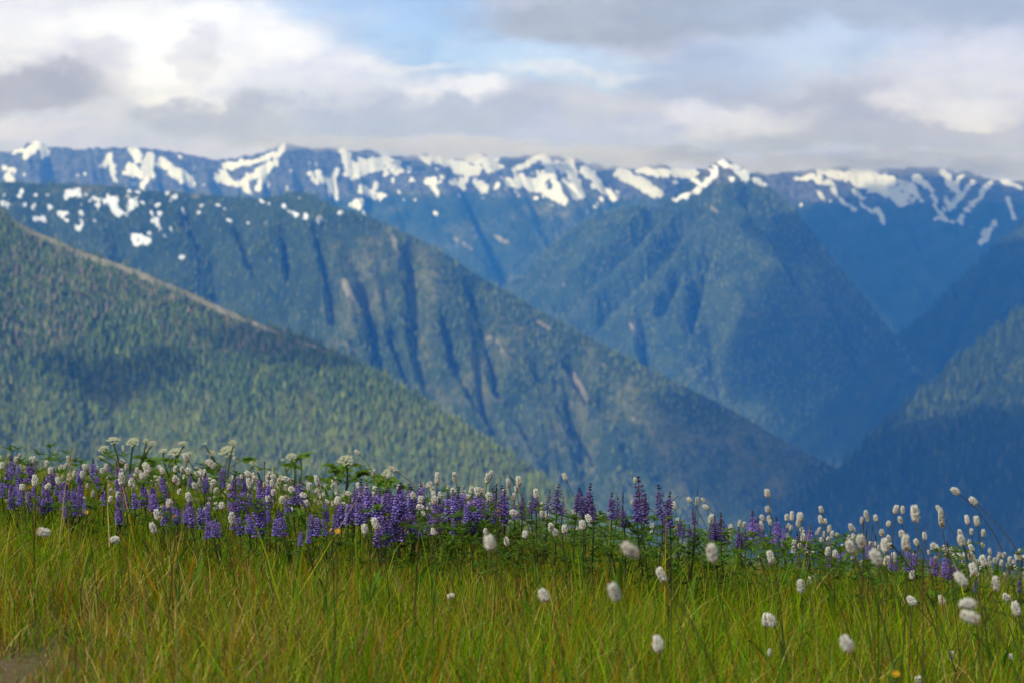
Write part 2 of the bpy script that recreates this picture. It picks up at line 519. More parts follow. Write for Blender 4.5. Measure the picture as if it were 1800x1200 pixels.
far = ridge('far_snowy_range', [
    (-1100, 285, 12400), (-700, 270, 12400), (-320, 300, 12400), (-160, 282, 12500), (0, 267, 12600), (30, 262, 12600), (65, 249, 12600), (95, 262, 12600), (130, 266, 12600), (190, 261, 12600),
    (240, 261, 12600), (290, 266, 12600), (340, 273, 12600), (400, 281, 12600), (440, 275, 12500), (470, 265, 12500), (496, 252, 12500),
    (520, 257, 12500), (560, 262, 12500), (600, 259, 12500), (650, 266, 12500), (700, 277, 12500), (740, 270, 12500), (800, 280, 12500),
    (840, 266, 12500), (880, 280, 12500), (920, 274, 12500), (952, 266, 12500), (1000, 279, 12500), (1030, 285, 12500), (1060, 292, 12500),
    (1100, 296, 12500), (1150, 290, 12500), (1200, 296, 12500), (1300, 305, 12500)],
    800, 120, 2600, 0.44, (0.25, -1), (300, 200), 21,
    near_by=.82, crest_jit=8, rise=.10, label=    'far mountain range streaked with snow under the cloud base', rough=1.6, snow=SNOW_FAR, scree=TANS,
    rock=lambda px, py, x, y, z: np.clip(1.1 - sstep(300, 370, py + 40 * (fbm(px * .01, py * .02, 4, 4) - .5)), 0, 1),
    grass=lambda px, py, x, y, z: 0.75 * fbm(px * .012, py * .03, 8, 4) * sstep(290, 330, py))
# bowl of the range right of the central peak
SNOW_BOWL = [
    (1400, 314, 1430, 309, 1456, 326, 10), (1460, 322, 1470, 345, 10), (1436, 338, 1456, 352, 7), (1478, 354, 1500, 368, 8),
    (1444, 300, 1500, 316, 1545, 332, 1592, 352, 20), (1500, 305, 1570, 322, 1600, 330, 22), (1560, 338, 1590, 356, 12), (1606, 312, 1640, 336, 8),
    (1598, 325, 1622, 356, 8), (1606, 354, 9), (1612, 310, 1630, 330, 10), (1655, 300, 1684, 334, 15), (1690, 310, 1668, 345, 7),
    (1712, 318, 1690, 345, 1644, 384, 10), (1742, 322, 1710, 360, 1682, 390, 10), (1640, 384, 1690, 392, 6), (1760, 316, 1796, 332, 10),
    (1772, 348, 1784, 380, 9), (1746, 392, 1726, 426, 11), (1512, 358, 1534, 374, 8), (1540, 366, 1554, 390, 7), (1705, 399, 8),
    (1662, 350, 1676, 362, 9), (1412, 348, 4), (1408, 362, 5), (1500, 336, 1520, 350, 9), (1480, 310, 1540, 318, 14), (1548, 386, 6), (1640, 346, 1650, 372, 6)]
bowl = ridge('far_snowy_bowl', [
    (1180, 330, 11600), (1300, 305, 11500), (1360, 303, 11400), (1400, 301, 11400), (1440, 294, 11300), (1500, 297, 11300), (1550, 300, 11300), (1600, 297, 11200),
    (1640, 294, 11200), (1700, 302, 11100), (1750, 314, 11000), (1800, 322, 10900), (1960, 330, 10500), (2150, 360, 10200), (2700, 330, 9900)],
    480, 110, 3000, 0.42, (0.06, -1), (330, 150), 34,
    near_by=.92, fat=.98, crest_jit=8, rise=.10, label=    'shaded mountain bowl with fans of grey snow', rough=1.4, snow=SNOW_BOWL,
    rock=lambda px, py, x, y, z: np.clip(0.9 - sstep(325, 400, py), 0, 1))
# central forested peak
SNOW_MID = [(1268, 284, 1276, 292, 13), (1256, 292, 1262, 302, 6), (1258, 305, 1236, 325, 1214, 338, 1190, 351, 9), (1216, 314, 1222, 318, 7), (1292, 296, 1312, 310, 13),
            (1326, 316, 1346, 324, 9), (1286, 315, 8), (1245, 300, 1250, 306, 5)]
mid = ridge('central_peak', [
    (700, 600, 8600), (820, 548, 8600), (890, 502, 8600), (920, 480, 8600), (960, 440, 8600), (1000, 406, 8600), (1050, 378, 8600), (1100, 364, 8600), (1150, 356, 8600), (1186, 347, 8600),
    (1205, 325, 8600), (1240, 297, 8600), (1272, 278, 8600), (1310, 298, 8560), (1350, 325, 8500), (1400, 372, 8300), (1455, 442, 8050),
    (1512, 512, 7800), (1572, 588, 7500), (1640, 650, 7300), (1720, 720, 7200)],
    460, 130, 2600, 0.56, (0.16, -1), (330, 105), 47,
    near_by=.88, label=    'forested central mountain with a small snowy summit', rough=1.3, snow=SNOW_MID,
    cuts=(55, [(1130, 540, 1134, 600, 1136, 650, 26), (1150, 370, 1100, 430, 1040, 480, 990, 530, 34), (1230, 350, 1170, 430, 1100, 500, 1030, 570, 36), (1250, 420, 1230, 500, 1210, 570, 26),
               (1310, 340, 1370, 420, 1410, 500, 30), (1190, 480, 1160, 540, 22)]),
    scree=[(1118, 556, 1124, 600, 12), (1110, 572, 1128, 606, 7), (990, 500, 6), (1250, 365, 1260, 372, 6), (1240, 360, 5)],
    rock=lambda px, py, x, y, z: 0.95 * (1 - sstep(300, 345, py)) * (px < 1300),
    grass=lambda px, py, x, y, z: 0.55 * fbm(px * .02, py * .02, 12, 4))
# long right-hand slopes
rfar = ridge('shadowed_right_slope', [
    (2700, 0, 8000), (2150, 200, 7600), (1960, 300, 7300), (1860, 350, 7100), (1800, 390, 7000), (1740, 442, 6900), (1680, 500, 6800), (1620, 556, 6700), (1560, 606, 6600), (1500, 662, 6500),
    (1440, 724, 6400), (1380, 780, 6300), (1300, 850, 6200)][::-1],
    230, 75, 2200, 0.50, (-0.50, -1), (330, 60), 58,
    near_by=1.0, label=    'dark blue forested slope falling to the valley on the right')
# mountain on the left with gullied forest
SNOW_LEFT = [(118, 342, 136, 338, 11), (200, 354, 203, 366, 11), (192, 352, 204, 352, 8), (226, 364, 236, 356, 12), (273, 390, 11), (238, 420, 254, 422, 13),
             (319, 453, 9), (86, 363, 7), (108, 378, 10), (62, 384, 10), (140, 375, 7), (58, 362, 6), (33, 342, 7), (4, 358, 8), (14, 362, 5),
             (354, 360, 6), (403, 387, 6), (515, 375, 5), (534, 382, 5), (562, 385, 7), (572, 386, 5), (471, 358, 6), (264, 408, 5), (290, 414, 6), (96, 372, 5),
             (222, 376, 5), (120, 388, 5), (164, 350, 5), (150, 342, 5), (232, 414, 6), (300, 400, 4), (585, 402, 4)]
for _ in range(46): SNOW_LEFT.append((random.uniform(0, 330), random.uniform(330, 405), random.uniform(3, 8)))
for _ in range(24): SNOW_LEFT.append((random.uniform(330, 600), random.uniform(345, 392), random.uniform(3, 6)))
left = ridge('gullied_forest_mountain', [
    (-1100, 290, 6900), (-420, 300, 6700), (-200, 310, 6700), (0, 319, 6700), (60, 323, 6700), (130, 325, 6700), (200, 328, 6700), (260, 335, 6700), (330, 340, 6700), (400, 346, 6650), (450, 350, 6600),
    (480, 347, 6550), (520, 335, 6500), (556, 345, 6450), (580, 364, 6400), (620, 372, 6380), (660, 386, 6350), (720, 412, 6300), (780, 446, 6250), (850, 490, 6200),
    (920, 530, 6150), (980, 564, 6100), (1050, 600, 6050), (1130, 641, 6000), (1200, 676, 5950), (1260, 706, 5900), (1320, 740, 5850), (1380, 776, 5800),
    (1440, 806, 5750), (1520, 850, 5700), (1640, 930, 5600)],
    680, 145, 1900, 0.60, (0.24, -1), (210, 95), 72,
    near_by=.78, fat=1.5, label=    'green forested mountain cut by dark gullies', snow=SNOW_LEFT,
    cuts=(42, [(722, 440, 728, 500, 730, 580, 742, 640, 762, 690, 800, 730, 34), (640, 500, 655, 560, 668, 640, 690, 680, 26), (786, 560, 800, 620, 830, 680, 870, 740, 920, 800, 30),
               (828, 500, 850, 560, 872, 640, 26), (690, 590, 716, 650, 736, 700, 22), (940, 640, 985, 700, 1020, 760, 1070, 820, 26), (865, 620, 875, 680, 22),
               (560, 400, 580, 480, 592, 560, 26), (1060, 700, 1110, 760, 1160, 820, 24), (1000, 640, 1040, 700, 20), (500, 400, 510, 480, 22), (420, 400, 450, 470, 24), (330, 380, 360, 440, 24), (900, 700, 940, 770, 980, 830, 22)]),
    scree=[(604, 496, 618, 522, 12), (690, 415, 700, 450, 9), (712, 424, 7), (1006, 662, 1030, 700, 15), (1012, 680, 12), (760, 508, 7), (706, 486, 6), (945, 566, 968, 578, 7),
           (850, 590, 880, 608, 8), (920, 612, 6), (722, 612, 6), (800, 676, 7), (1060, 640, 6), (1110, 736, 7), (700, 470, 5), (640, 540, 5), (905, 540, 5)],
    grass=lambda px, py, x, y, z: 0.9 * sstep(.55, .75, fbm(px * .02, py * .03, 31, 3)) * (px < 380) * sstep(420, 360, py)
    + 0.75 * fbm(px * .02, py * .013, 15, 4) * (px > 560))
# near spur on the left, running down to the right
near = ridge('near_forest_spur', [
    (-1100, 130, 4400), (-800, 165, 4350), (-420, 230, 4300), (-200, 295, 4250), (0, 372, 4200), (60, 406, 4180), (130, 436, 4150), (200, 460, 4130), (270, 486, 4100), (340, 516, 4080), (400, 545, 4050), (460, 570, 4020),
    (530, 592, 4000), (600, 621, 3970), (660, 652, 3940), (720, 686, 3910), (800, 736, 3880), (870, 780, 3850), (930, 820, 3820), (1000, 872, 3800),
    (1060, 915, 3760), (1160, 990, 3700), (1300, 1100, 3600)],
    480, 105, 1500, 0.55, (0.20, -1), (190, 46), 91,
    near_by=.70, label=    'nearest forested spur with a dry grassy crest',
    grass=lambda px, py, x, y, z: 0.6 * fbm(px * .02, py * .02, 25, 4) + 0.3 * sstep(600, 800, py),
    scree=[(40, 398, 130, 442, 260, 488, 340, 522, 420, 560, 11), (420, 560, 500, 590, 600, 626, 7), (310, 522, 12), (200, 466, 9), (18, 384, 34, 392, 9)])
rnear = ridge('near_right_slope', [
    (2700, 60, 5000), (2200, 270, 4800), (1960, 430, 4700), (1800, 540, 4600), (1740, 588, 4560), (1680, 638, 4520), (1620, 690, 4480), (1570, 732, 4440), (1520, 782, 4400), (1470, 832, 4360), (1420, 874, 4320),
    (1360, 920, 4280), (1260, 1000, 4200)][::-1],
    270, 80, 1500, 0.55, (-0.42, -1), (230, 46), 103,
    'nearest wooded slope in the lower right valley',
    grass=lambda px, py, x, y, z: 0.5 * fbm(px * .02, py * .02, 28, 4))
# valley floor under it all
vm, vn, vb = material('valley_cover', 0.95, 0.05)
vc = vn.mix(vn.step(vn.noise(vn.new('ShaderNodeTexCoord').outputs['Object'], 0.004, 6), .35, .65), (0.025, 0.045, 0.016, 1), (0.06, 0.075, 0.03, 1))
vn.t.links.new(vc, vb.inputs['Base Color'])
_s = 14000
put('valley_floor', make_mesh('valley_floor', np.array([(-_s, 900, -1300), (_s, 900, -1300), (_s, 17000, -1300), (-_s, 17000, -1300)]), np.array([[0, 1, 2, 3]])),
    vm, kind='structure', label='dark forested valley floor far below the meadow')


# ------------------------------------------------------------------ conifer woods on the slopes
TREE = leafy('conifer_needles', 0.1, 0.8, 0.1, gain=2)


def woods(name, rd, count, size, label, seed, tint, keep=None, xlim=(-420, 2250), crown=0.2, gain=1.0):
    g = np.random.default_rng(seed)
    V = rd['V']
    a, b, c = V[:-1, :-1], V[1:, :-1], V[:-1, 1:]
    area = np.linalg.norm(np.cross(b - a, c - a), axis=-1)
    vis = (rd['PX'][:-1, :-1] > xlim[0]) & (rd['PX'][:-1, :-1] < xlim[1]) & (rd['PY'][:-1, :-1] < 1010)
    bare = np.maximum.reduce([rd['at']['snow'], rd['at']['scree'], rd['at']['rock'] * .9])[:-1, :-1]
    w = area * vis * np.clip(1 - 1.25 * bare, 0.0, 1)
    if keep is not None: w = w * keep(rd['PX'][:-1, :-1], rd['PY'][:-1, :-1])
    cdf = np.cumsum(w.reshape(-1)); cdf /= cdf[-1]
    idx = np.searchsorted(cdf, g.random(count))
    i, j = np.unravel_index(idx, w.shape)
    r1, r2 = g.random((2, count, 1))
    p = V[i, j] + r1 * (V[i + 1, j] - V[i, j]) + r2 * (V[i, j + 1] - V[i, j])
    px, py = rd['PX'][i, j], rd['PY'][i, j]
    h = size * (0.4 + 0.95 * g.random(count) ** 1.5)
    wd = h * crown * (0.7 + 0.6 * g.random(count))
    k = 4
    base = g.random(count)[:, None] * 6.28 + np.arange(k)[None] * (6.28 / k)
    rad = wd[:, None] * (0.72 + 0.56 * g.random((count, k)))
    L = []
    for (z0, z1, f) in ((0.06, 0.72, 1.0), (0.42, 1.0, 0.62)):
        ring = np.stack([p[:, 0:1] + rad * f * np.cos(base + f), p[:, 1:2] + rad * f * np.sin(base + f),
                         p[:, 2:3] + h[:, None] * (z0 + 0.10 * (g.random((count, k)) - .5))], -1)
        apex = np.stack([p[:, 0] + .03 * h * g.standard_normal(count), p[:, 1], p[:, 2] + h * z1 * .98], -1)[:, None]
        L.append(np.concatenate([ring, apex], 1))
    VV = np.concatenate(L, 1).reshape(-1, 3)
    o = np.arange(count)[:, None] * (2 * (k + 1))
    tri = np.array([[q, (q + 1) % k, k] for q in range(k)] + [[k + 1 + q, k + 1 + (q + 1) % k, 2 * k + 1] for q in range(k)])
    F = (o[:, :, None] + tri[None]).reshape(-1, 3)
    T = tint(px, py, g, count)
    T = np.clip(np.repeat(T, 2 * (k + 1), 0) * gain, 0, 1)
    put(name, make_mesh(name, VV, F, {'tint': T}), TREE, kind='stuff', label=label)


DK, MD, LT, YL = np.array((.030, .054, .018)), np.array((.055, .086, .025)), np.array((.084, .114, .030)), np.array((.112, .134, .034))
GREY = np.array((.115, .098, .082))


def pick(g, n, light):
    """light in 0..1: share of trees in the paler tints"""
    u = g.random(n)[:, None]
    light = np.asarray(light)[:, None]
    c = DK * (1 - u) + MD * u
    sel = g.random(n)[:, None] < light
    return np.where(sel, LT + (YL - LT) * g.random(n)[:, None], c) * (0.75 + 0.5 * g.random(n)[:, None])


def tint_near(px, py, g, n):
    l = 0.20 + 0.42 * sstep(620, 800, py) + 0.3 * (fbm(px * .012, py * .018, 5, 3) - .5)
    c = pick(g, n, l)
    dead = sstep(.42, .62, fbm(px * .008, py * .012, 77, 3) + .25 * np.exp(-((px - 230) / 190) ** 2 - ((py - 520) / 60) ** 2)) * (py < 620)
    sel = (g.random(n) < 0.24 * dead)[:, None]
    return np.where(sel, GREY * (0.6 + .8 * g.random(n)[:, None]), c)


woods('conifer_forest', near, 46000, 8.6, crown=.19, gain=np.array((2.0, 1.95, 1.3)), label= 'conifer wood covering the nearest spur on the left', seed=1, tint=tint_near,
      keep=lambda px, py: 0.55 + 0.9 * (fbm(px * .02, py * .03, 61, 3)))
woods('conifer_forest', left, 42000, 10.5, crown=.20, gain=np.array((1.6, 1.6, 1.0)), label= 'conifer wood on the gullied mountain behind the spur', seed=2,
      tint=lambda px, py, g, n: pick(g, n, 0.10 + 0.30 * (fbm(px * .02, py * .015, 6, 3)) + 0.3 * sstep(700, 1000, px)),
      keep=lambda px, py: 0.35 + 0.9 * fbm(px * .02, py * .03, 62, 3))
woods('conifer_forest', mid, 24000, 12, gain=1.7, label= 'hazy conifer wood on the central peak', seed=3,
      tint=lambda px, py, g, n: pick(g, n, 0.12 + 0.55 * fbm(px * .02, py * .02, 7, 3) + .35 * sstep(1160, 1260, px) * sstep(380, 440, py)), keep=lambda px, py: 0.3 + fbm(px * .025, py * .025, 63, 3), xlim=(860, 1720))  # paler tints on the lit flank: pale growth plus sunlight put into colour
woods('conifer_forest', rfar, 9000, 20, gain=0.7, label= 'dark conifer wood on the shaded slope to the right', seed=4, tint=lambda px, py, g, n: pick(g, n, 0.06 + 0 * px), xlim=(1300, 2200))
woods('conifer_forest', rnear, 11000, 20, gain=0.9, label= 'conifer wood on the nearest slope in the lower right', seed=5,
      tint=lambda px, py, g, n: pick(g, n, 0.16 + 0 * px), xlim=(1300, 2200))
woods('conifer_forest', far, 5000, 22, 'scattered far conifers below the snow line', 6, lambda px, py, g, n: pick(g, n, 0.15 + 0 * px),
      keep=lambda px, py: sstep(310, 380, py) * fbm(px * .03, py * .03, 64, 3) ** 2, xlim=(560, 1150))


# ------------------------------------------------------------------ clouds overhead, whose shadows lie on the mountains
cm = bpy.data.materials.new('cloud_vapour')
cm.use_nodes = True
cm.node_tree.nodes.clear()
_o = cm.node_tree.nodes.new('ShaderNodeOutputMaterial')
_v = cm.node_tree.nodes.new('ShaderNodeVolumePrincipled')
_v.inputs['Color'].default_value = (0.97, 0.97, 0.98, 1)
_v.inputs['Density'].default_value = 0.014
cm.node_tree.links.new(_v.outputs[0], _o.inputs['Volume'])


def cloud(rd, px, py, rx, ry, rz, alt, seed, rot=0.0):
    q = np.argmin((rd['PX'] - px) ** 2 + (rd['PY'] - py) ** 2)
    T = Vector(rd['V'].reshape(-1, 3)[q])
    k = (alt - T.z) / SUN.z
    c = T + SUN * k
    import bmesh
    bm = bmesh.new()
    bmesh.ops.create_icosphere(bm, subdivisions=4, radius=1)
    co = np.array([v.co[:] for v in bm.verts])
    n = co / np.linalg.norm(co, axis=1)[:, None]
    f = 0.70 + 0.55 * fbm(n[:, 0] * 2.1 + seed * 7 + 30, n[:, 1] * 2.1 + n[:, 2] * 1.3 + 30, seed, 4)
    flat = np.where(n[:, 2] < 0, 0.45, 1.0)
    ca, sa = math.cos(rot), math.sin(rot)
    q = n * f[:, None] * np.array((rx, ry, rz))
    q[:, 2] *= flat
    q = np.stack([q[:, 0] * ca - q[:, 1] * sa, q[:, 0] * sa + q[:, 1] * ca, q[:, 2]], 1)
    F = np.array([[v.index for v in fc.verts] for fc in bm.faces])
    bm.free()
    o = put('cloud', make_mesh('cloud', q, F, smooth=True), cm, kind='stuff', label='cumulus cloud drifting above the valley')
    o.location = c


cloud(bowl, 1640, 455, 950, 800, 200, 2600, 1)
cloud(mid, 1420, 612, 330, 235, 150, 1000, 2, -0.15)
cloud(mid, 1405, 430, 140, 200, 110, 1000, 9, -0.5)
cloud(rfar, 1700, 590, 760, 760, 160, 1900, 3)
cloud(left, 1420, 830, 260, 260, 110, 1300, 4)
cloud(near, 485, 612, 78, 40, 85, 700, 5, -0.25)
cloud(near, 225, 676, 84, 40, 85, 700, 6, 0.2)
cloud(rnear, 1700, 885, 460, 300, 110, 1300, 7)

# ------------------------------------------------------------------ haze
# mist of the cloud base clinging to the crests
mm = bpy.data.materials.new('mist_vapour')
mm.use_nodes = True
mm.node_tree.nodes.clear()
_o = mm.node_tree.nodes.new('ShaderNodeOutputMaterial')
_v = mm.node_tree.nodes.new('ShaderNodeVolumePrincipled')
_v.inputs['Color'].default_value = (0.98, 0.98, 0.99, 1)
_v.inputs['Density'].default_value = 0.0030
mm.node_tree.links.new(_v.outputs[0], _o.inputs['Volume'])


def mist(px, py, d, rx, ry, rz, seed, mm=mm):
    import bmesh
    bm = bmesh.new()
    bmesh.ops.create_icosphere(bm, subdivisions=4, radius=1)
    co = np.array([v.co[:] for v in bm.verts])
    F = np.array([[v.index for v in fc.verts] for fc in bm.faces])
    bm.free()
    f = 0.15 + 1.45 * fbm(co[:, 0] * 6 + seed * 7 + 30, co[:, 2] * 2.2 + co[:, 1] * 1.3 + 30, seed, 5)
    o = put('mist', make_mesh('mist', co * f[:, None] * np.array((rx, ry, rz)), F, smooth=True), mm, kind='stuff',
            label='pale cloud mist hanging on the snowy crest')
    o.location = at(px, py, d)


m2 = mm.copy()
m2.name = 'thin_mist_vapour'
m2.node_tree.nodes['Principled Volume'].inputs['Density'].default_value = 0.0017
mist(600, 252, 10210, 330, 260, 40, 1)
mist(800, 264, 10130, 480, 280, 58, 2)
mist(1120, 276, 10130, 480, 280, 58, 3)
mist(1420, 288, 10300, 500, 300, 50, 4, m2)
mist(1620, 286, 10170, 560, 300, 56, 5, m2)
mist(1790, 294, 9940, 420, 300, 60, 6, m2)


def build_haze():
    x0, x1, y0, y1, z0, z1 = -14500, 14500, -300, HAZE_END, -1302, HAZE_TOP
    V = np.array([(x, y, z) for z in (z0, z1) for y in (y0, y1) for x in (x0, x1)], float)
    F = np.array([(0, 2, 3, 1), (4, 5, 7, 6), (0, 1, 5, 4), (2, 6, 7, 3), (0, 4, 6, 2), (1, 3, 7, 5)])
    m = bpy.data.materials.new('blue_air')
    m.use_nodes = True
    m.node_tree.nodes.clear()
    o = m.node_tree.nodes.new('ShaderNodeOutputMaterial')
    v = m.node_tree.nodes.new('ShaderNodeVolumePrincipled')
    v.inputs['Color'].default_value = (*HAZE_C, 1)
    v.inputs['Absorption Color'].default_value = (1, 1, 1, 1)
    v.inputs['Density'].default_value = HAZE_D
    v.inputs['Anisotropy'].default_value = 0.0
    m.node_tree.links.new(v.outputs[0], o.inputs['Volume'])
    put('haze', make_mesh('haze', V, F), m, kind='stuff', label='blue mountain air between the meadow and the far range')


build_haze()
# ------------------------------------------------------------------ meadow plants
LEAF = leafy('leaf_tissue', 0.42, 0.6, 0.12, gain=2)
PETAL = leafy('petal_tissue', 0.35, 0.7, 0.15, gain=2)


def basis(a):
    a = a / np.linalg.norm(a)
    u = np.cross(a, (0, 0, 1.0)) if abs(a[2]) < .9 else np.cross(a, (1.0, 0, 0))
    u /= np.linalg.norm(u)
    return u, np.cross(a, u), a


class Build:
    """collects small pieces into one mesh with a colour per point"""
    def __init__(s): s.V, s.F, s.T, s.n = [], {}, [], 0
    def add(s, V, faces, tint):
        V = np.asarray(V, float)
        s.V.append(V)
        for f in faces: s.F.setdefault(len(f), []).append([i + s.n for i in f])
        T = np.asarray(tint, float)
        s.T.append(np.repeat(T[None], len(V), 0) if T.ndim == 1 else T)
        s.n += len(V)
    def tube(s, pts, r0, r1, tint, k=5):
        pts = np.asarray(pts, float)
        V, n = [], len(pts)
        for i, p in enumerate(pts):
            d = pts[min(i + 1, n - 1)] - pts[max(i - 1, 0)]
            u, v, _ = basis(d)
            r = r0 + (r1 - r0) * i / (n - 1)
            V += [p + r * (math.cos(6.2832 * j / k) * u + math.sin(6.2832 * j / k) * v) for j in range(k)]
        s.add(V, [(i * k + j, i * k + (j + 1) % k, (i + 1) * k + (j + 1) % k, (i + 1) * k + j) for i in range(n - 1) for j in range(k)], tint)
    def blob(s, c, ax, ln, w, tint, k=5, tip=None):
        """a small pointed bud: base point, widest ring, shoulder ring, tip"""
        u, v, a = basis(np.asarray(ax, float))
        c = np.asarray(c, float)
        V = [c]
        for z, q in ((.35, 1.0), (.75, .72)):
            V += [c + a * ln * z + w * q * (math.cos(6.2832 * j / k + z) * u + math.sin(6.2832 * j / k + z) * v) for j in range(k)]
        V.append(c + a * ln)
        F = [(0, 1 + (j + 1) % k, 1 + j) for j in range(k)] + [(1 + j, 1 + (j + 1) % k, 1 + k + (j + 1) % k, 1 + k + j) for j in range(k)]
        F += [(1 + k + j, 1 + k + (j + 1) % k, 1 + 2 * k) for j in range(k)]
        T = np.repeat(np.asarray(tint, float)[None], len(V), 0)
        if tip is not None: T[1 + k:] = tip
        s.add(V, F, T)
    def petal(s, c, ax, ln, w, nrm, tint, tip=None, cup=0.15):
        """a leaf or petal: a folded lens with a midrib"""
        a = np.asarray(ax, float); a /= np.linalg.norm(a)
        nrm = np.asarray(nrm, float); nrm = nrm - a * nrm.dot(a)
        nrm /= np.linalg.norm(nrm) + 1e-9
        b = np.cross(nrm, a)
        c = np.asarray(c, float)
        V = [c, c + a * ln * .35 + b * w * .85 + nrm * w * cup * 2, c + a * ln * .35, c + a * ln * .35 - b * w * .85 + nrm * w * cup * 2,
             c + a * ln * .72 + b * w * .72 + nrm * (w * cup - ln * .06), c + a * ln * .72 - nrm * ln * .05, c + a * ln * .72 - b * w * .72 + nrm * (w * cup - ln * .06),
             c + a * ln - nrm * ln * .16]
        F = [(0, 2, 1), (0, 3, 2), (1, 2, 5, 4), (2, 3, 6, 5), (4, 5, 7), (5, 6, 7)]
        T = np.repeat(np.asarray(tint, float)[None], 8, 0)
        if tip is not None: T[4:] = tip
        s.add(V, F, T)
    def mesh(s, name, smooth=True):
        return make_mesh(name, np.concatenate(s.V), [np.array(f) for f in s.F.values()], {'tint': np.concatenate(s.T)}, smooth)


def jit(c, a=0.15):
    return np.clip(np.asarray(c) * (1 + random.uniform(-a, a)) * np.array([1 + random.uniform(-a, a) * .5 for _ in range(3)]), 0, 1)


def bend(p0, p1, sag, n=7):
    p0, p1 = np.asarray(p0, float), np.asarray(p1, float)
    t = np.linspace(0, 1, n)[:, None]
    return p0 + (p1 - p0) * t + np.asarray(sag)[None] * (np.sin(t * math.pi) ** 1) * .5


# ---- bistort: a bottle-brush head of tiny cream florets; unit size: 1 wide, 1 long scaled per head
def head_mesh(i, pink, n=125, k5=5, big=1.0):
    g = random.Random(400 + i)
    b = Build()
    core = []
    for z in range(5):                        # inner body
        a = z / 4
        r = 0.33 * math.sin(math.pi * (0.08 + 0.84 * a)) ** .7
        core += [(r * math.cos(6.2832 * j / 7), r * math.sin(6.2832 * j / 7), -0.42 + 0.84 * a) for j in range(7)]
    b.add(core, [(z * 7 + j, z * 7 + (j + 1) % 7, z * 7 + 7 + (j + 1) % 7, z * 7 + 7 + j) for z in range(4) for j in range(7)], (.34, .27, .18))
    for k in range(n):
        a = (k + .5) / n
        ph = k * 2.39996 + g.uniform(-.2, .2)
        z = -0.46 + 0.92 * a
        r = 0.30 * max(0.06, (1 - (2 * a - 1) ** 2)) ** .5
        ax = np.array((math.cos(ph), math.sin(ph), (a - .42) * 1.9 + g.uniform(-.25, .25)))
        base = (r * math.cos(ph) * .8, r * math.sin(ph) * .8, z * .86)
        w = g.uniform(.060, .092) * big
        c = np.array((.90, .865, .74)) * g.uniform(.88, 1.04)
        if g.random() < pink * (1.5 - a): c = np.array((.66, .44, .34)) * g.uniform(.8, 1.1)
        if g.random() < .05: c = np.array((.40, .26, .18))
        if a < .12: c = c * np.array((.80, .62, .46))
        b.blob(base, ax, g.uniform(.15, .32), w, np.clip(c * .94, 0, .9), k5, np.clip(c, 0, .9))
        if n > 60 and g.random() < .55:        # stamens standing out of the florets
            u = np.array(base) + ax / np.linalg.norm(ax) * .20
            q = u + ax / np.linalg.norm(ax) * g.uniform(.06, .12) + np.array([g.uniform(-.03, .03) for _ in range(3)])
            o = np.array((-.012 * math.sin(ph), .012 * math.cos(ph), 0.0))
            b.add([u - o, u + o, q + o * .8, q - o * .8], [(0, 1, 2, 3)], (.82, .78, .66) if g.random() < .8 else (.40, .25, .20))
    return b.mesh('bistort_head')


HEADS = [head_mesh(i, p) for i, p in enumerate((.02, .05, .10, .18, .30, .04))]
LEAFB = []
for i in range(4):                             # long narrow basal leaf
    b = Build()
    ln, w = 1.0, random.uniform(.040, .062)
    V, F, n = [], [], 6
    for k in range(n + 1):
        t = k / n
        p = np.array((0, 0.35 * t ** 1.4, t - .25 * t ** 2.5))
        q = w * math.sin(math.pi * (0.06 + .93 * t)) ** .8
        V += [p + (q, -.02, .02), p, p + (-q, -.02, .02)]
    for k in range(n): F += [(3 * k, 3 * k + 1, 3 * k + 4, 3 * k + 3), (3 * k + 1, 3 * k + 2, 3 * k + 5, 3 * k + 4)]
    b.add(V, F, (.095, .190, .010))
    LEAFB.append(b.mesh('bistort_leaf'))

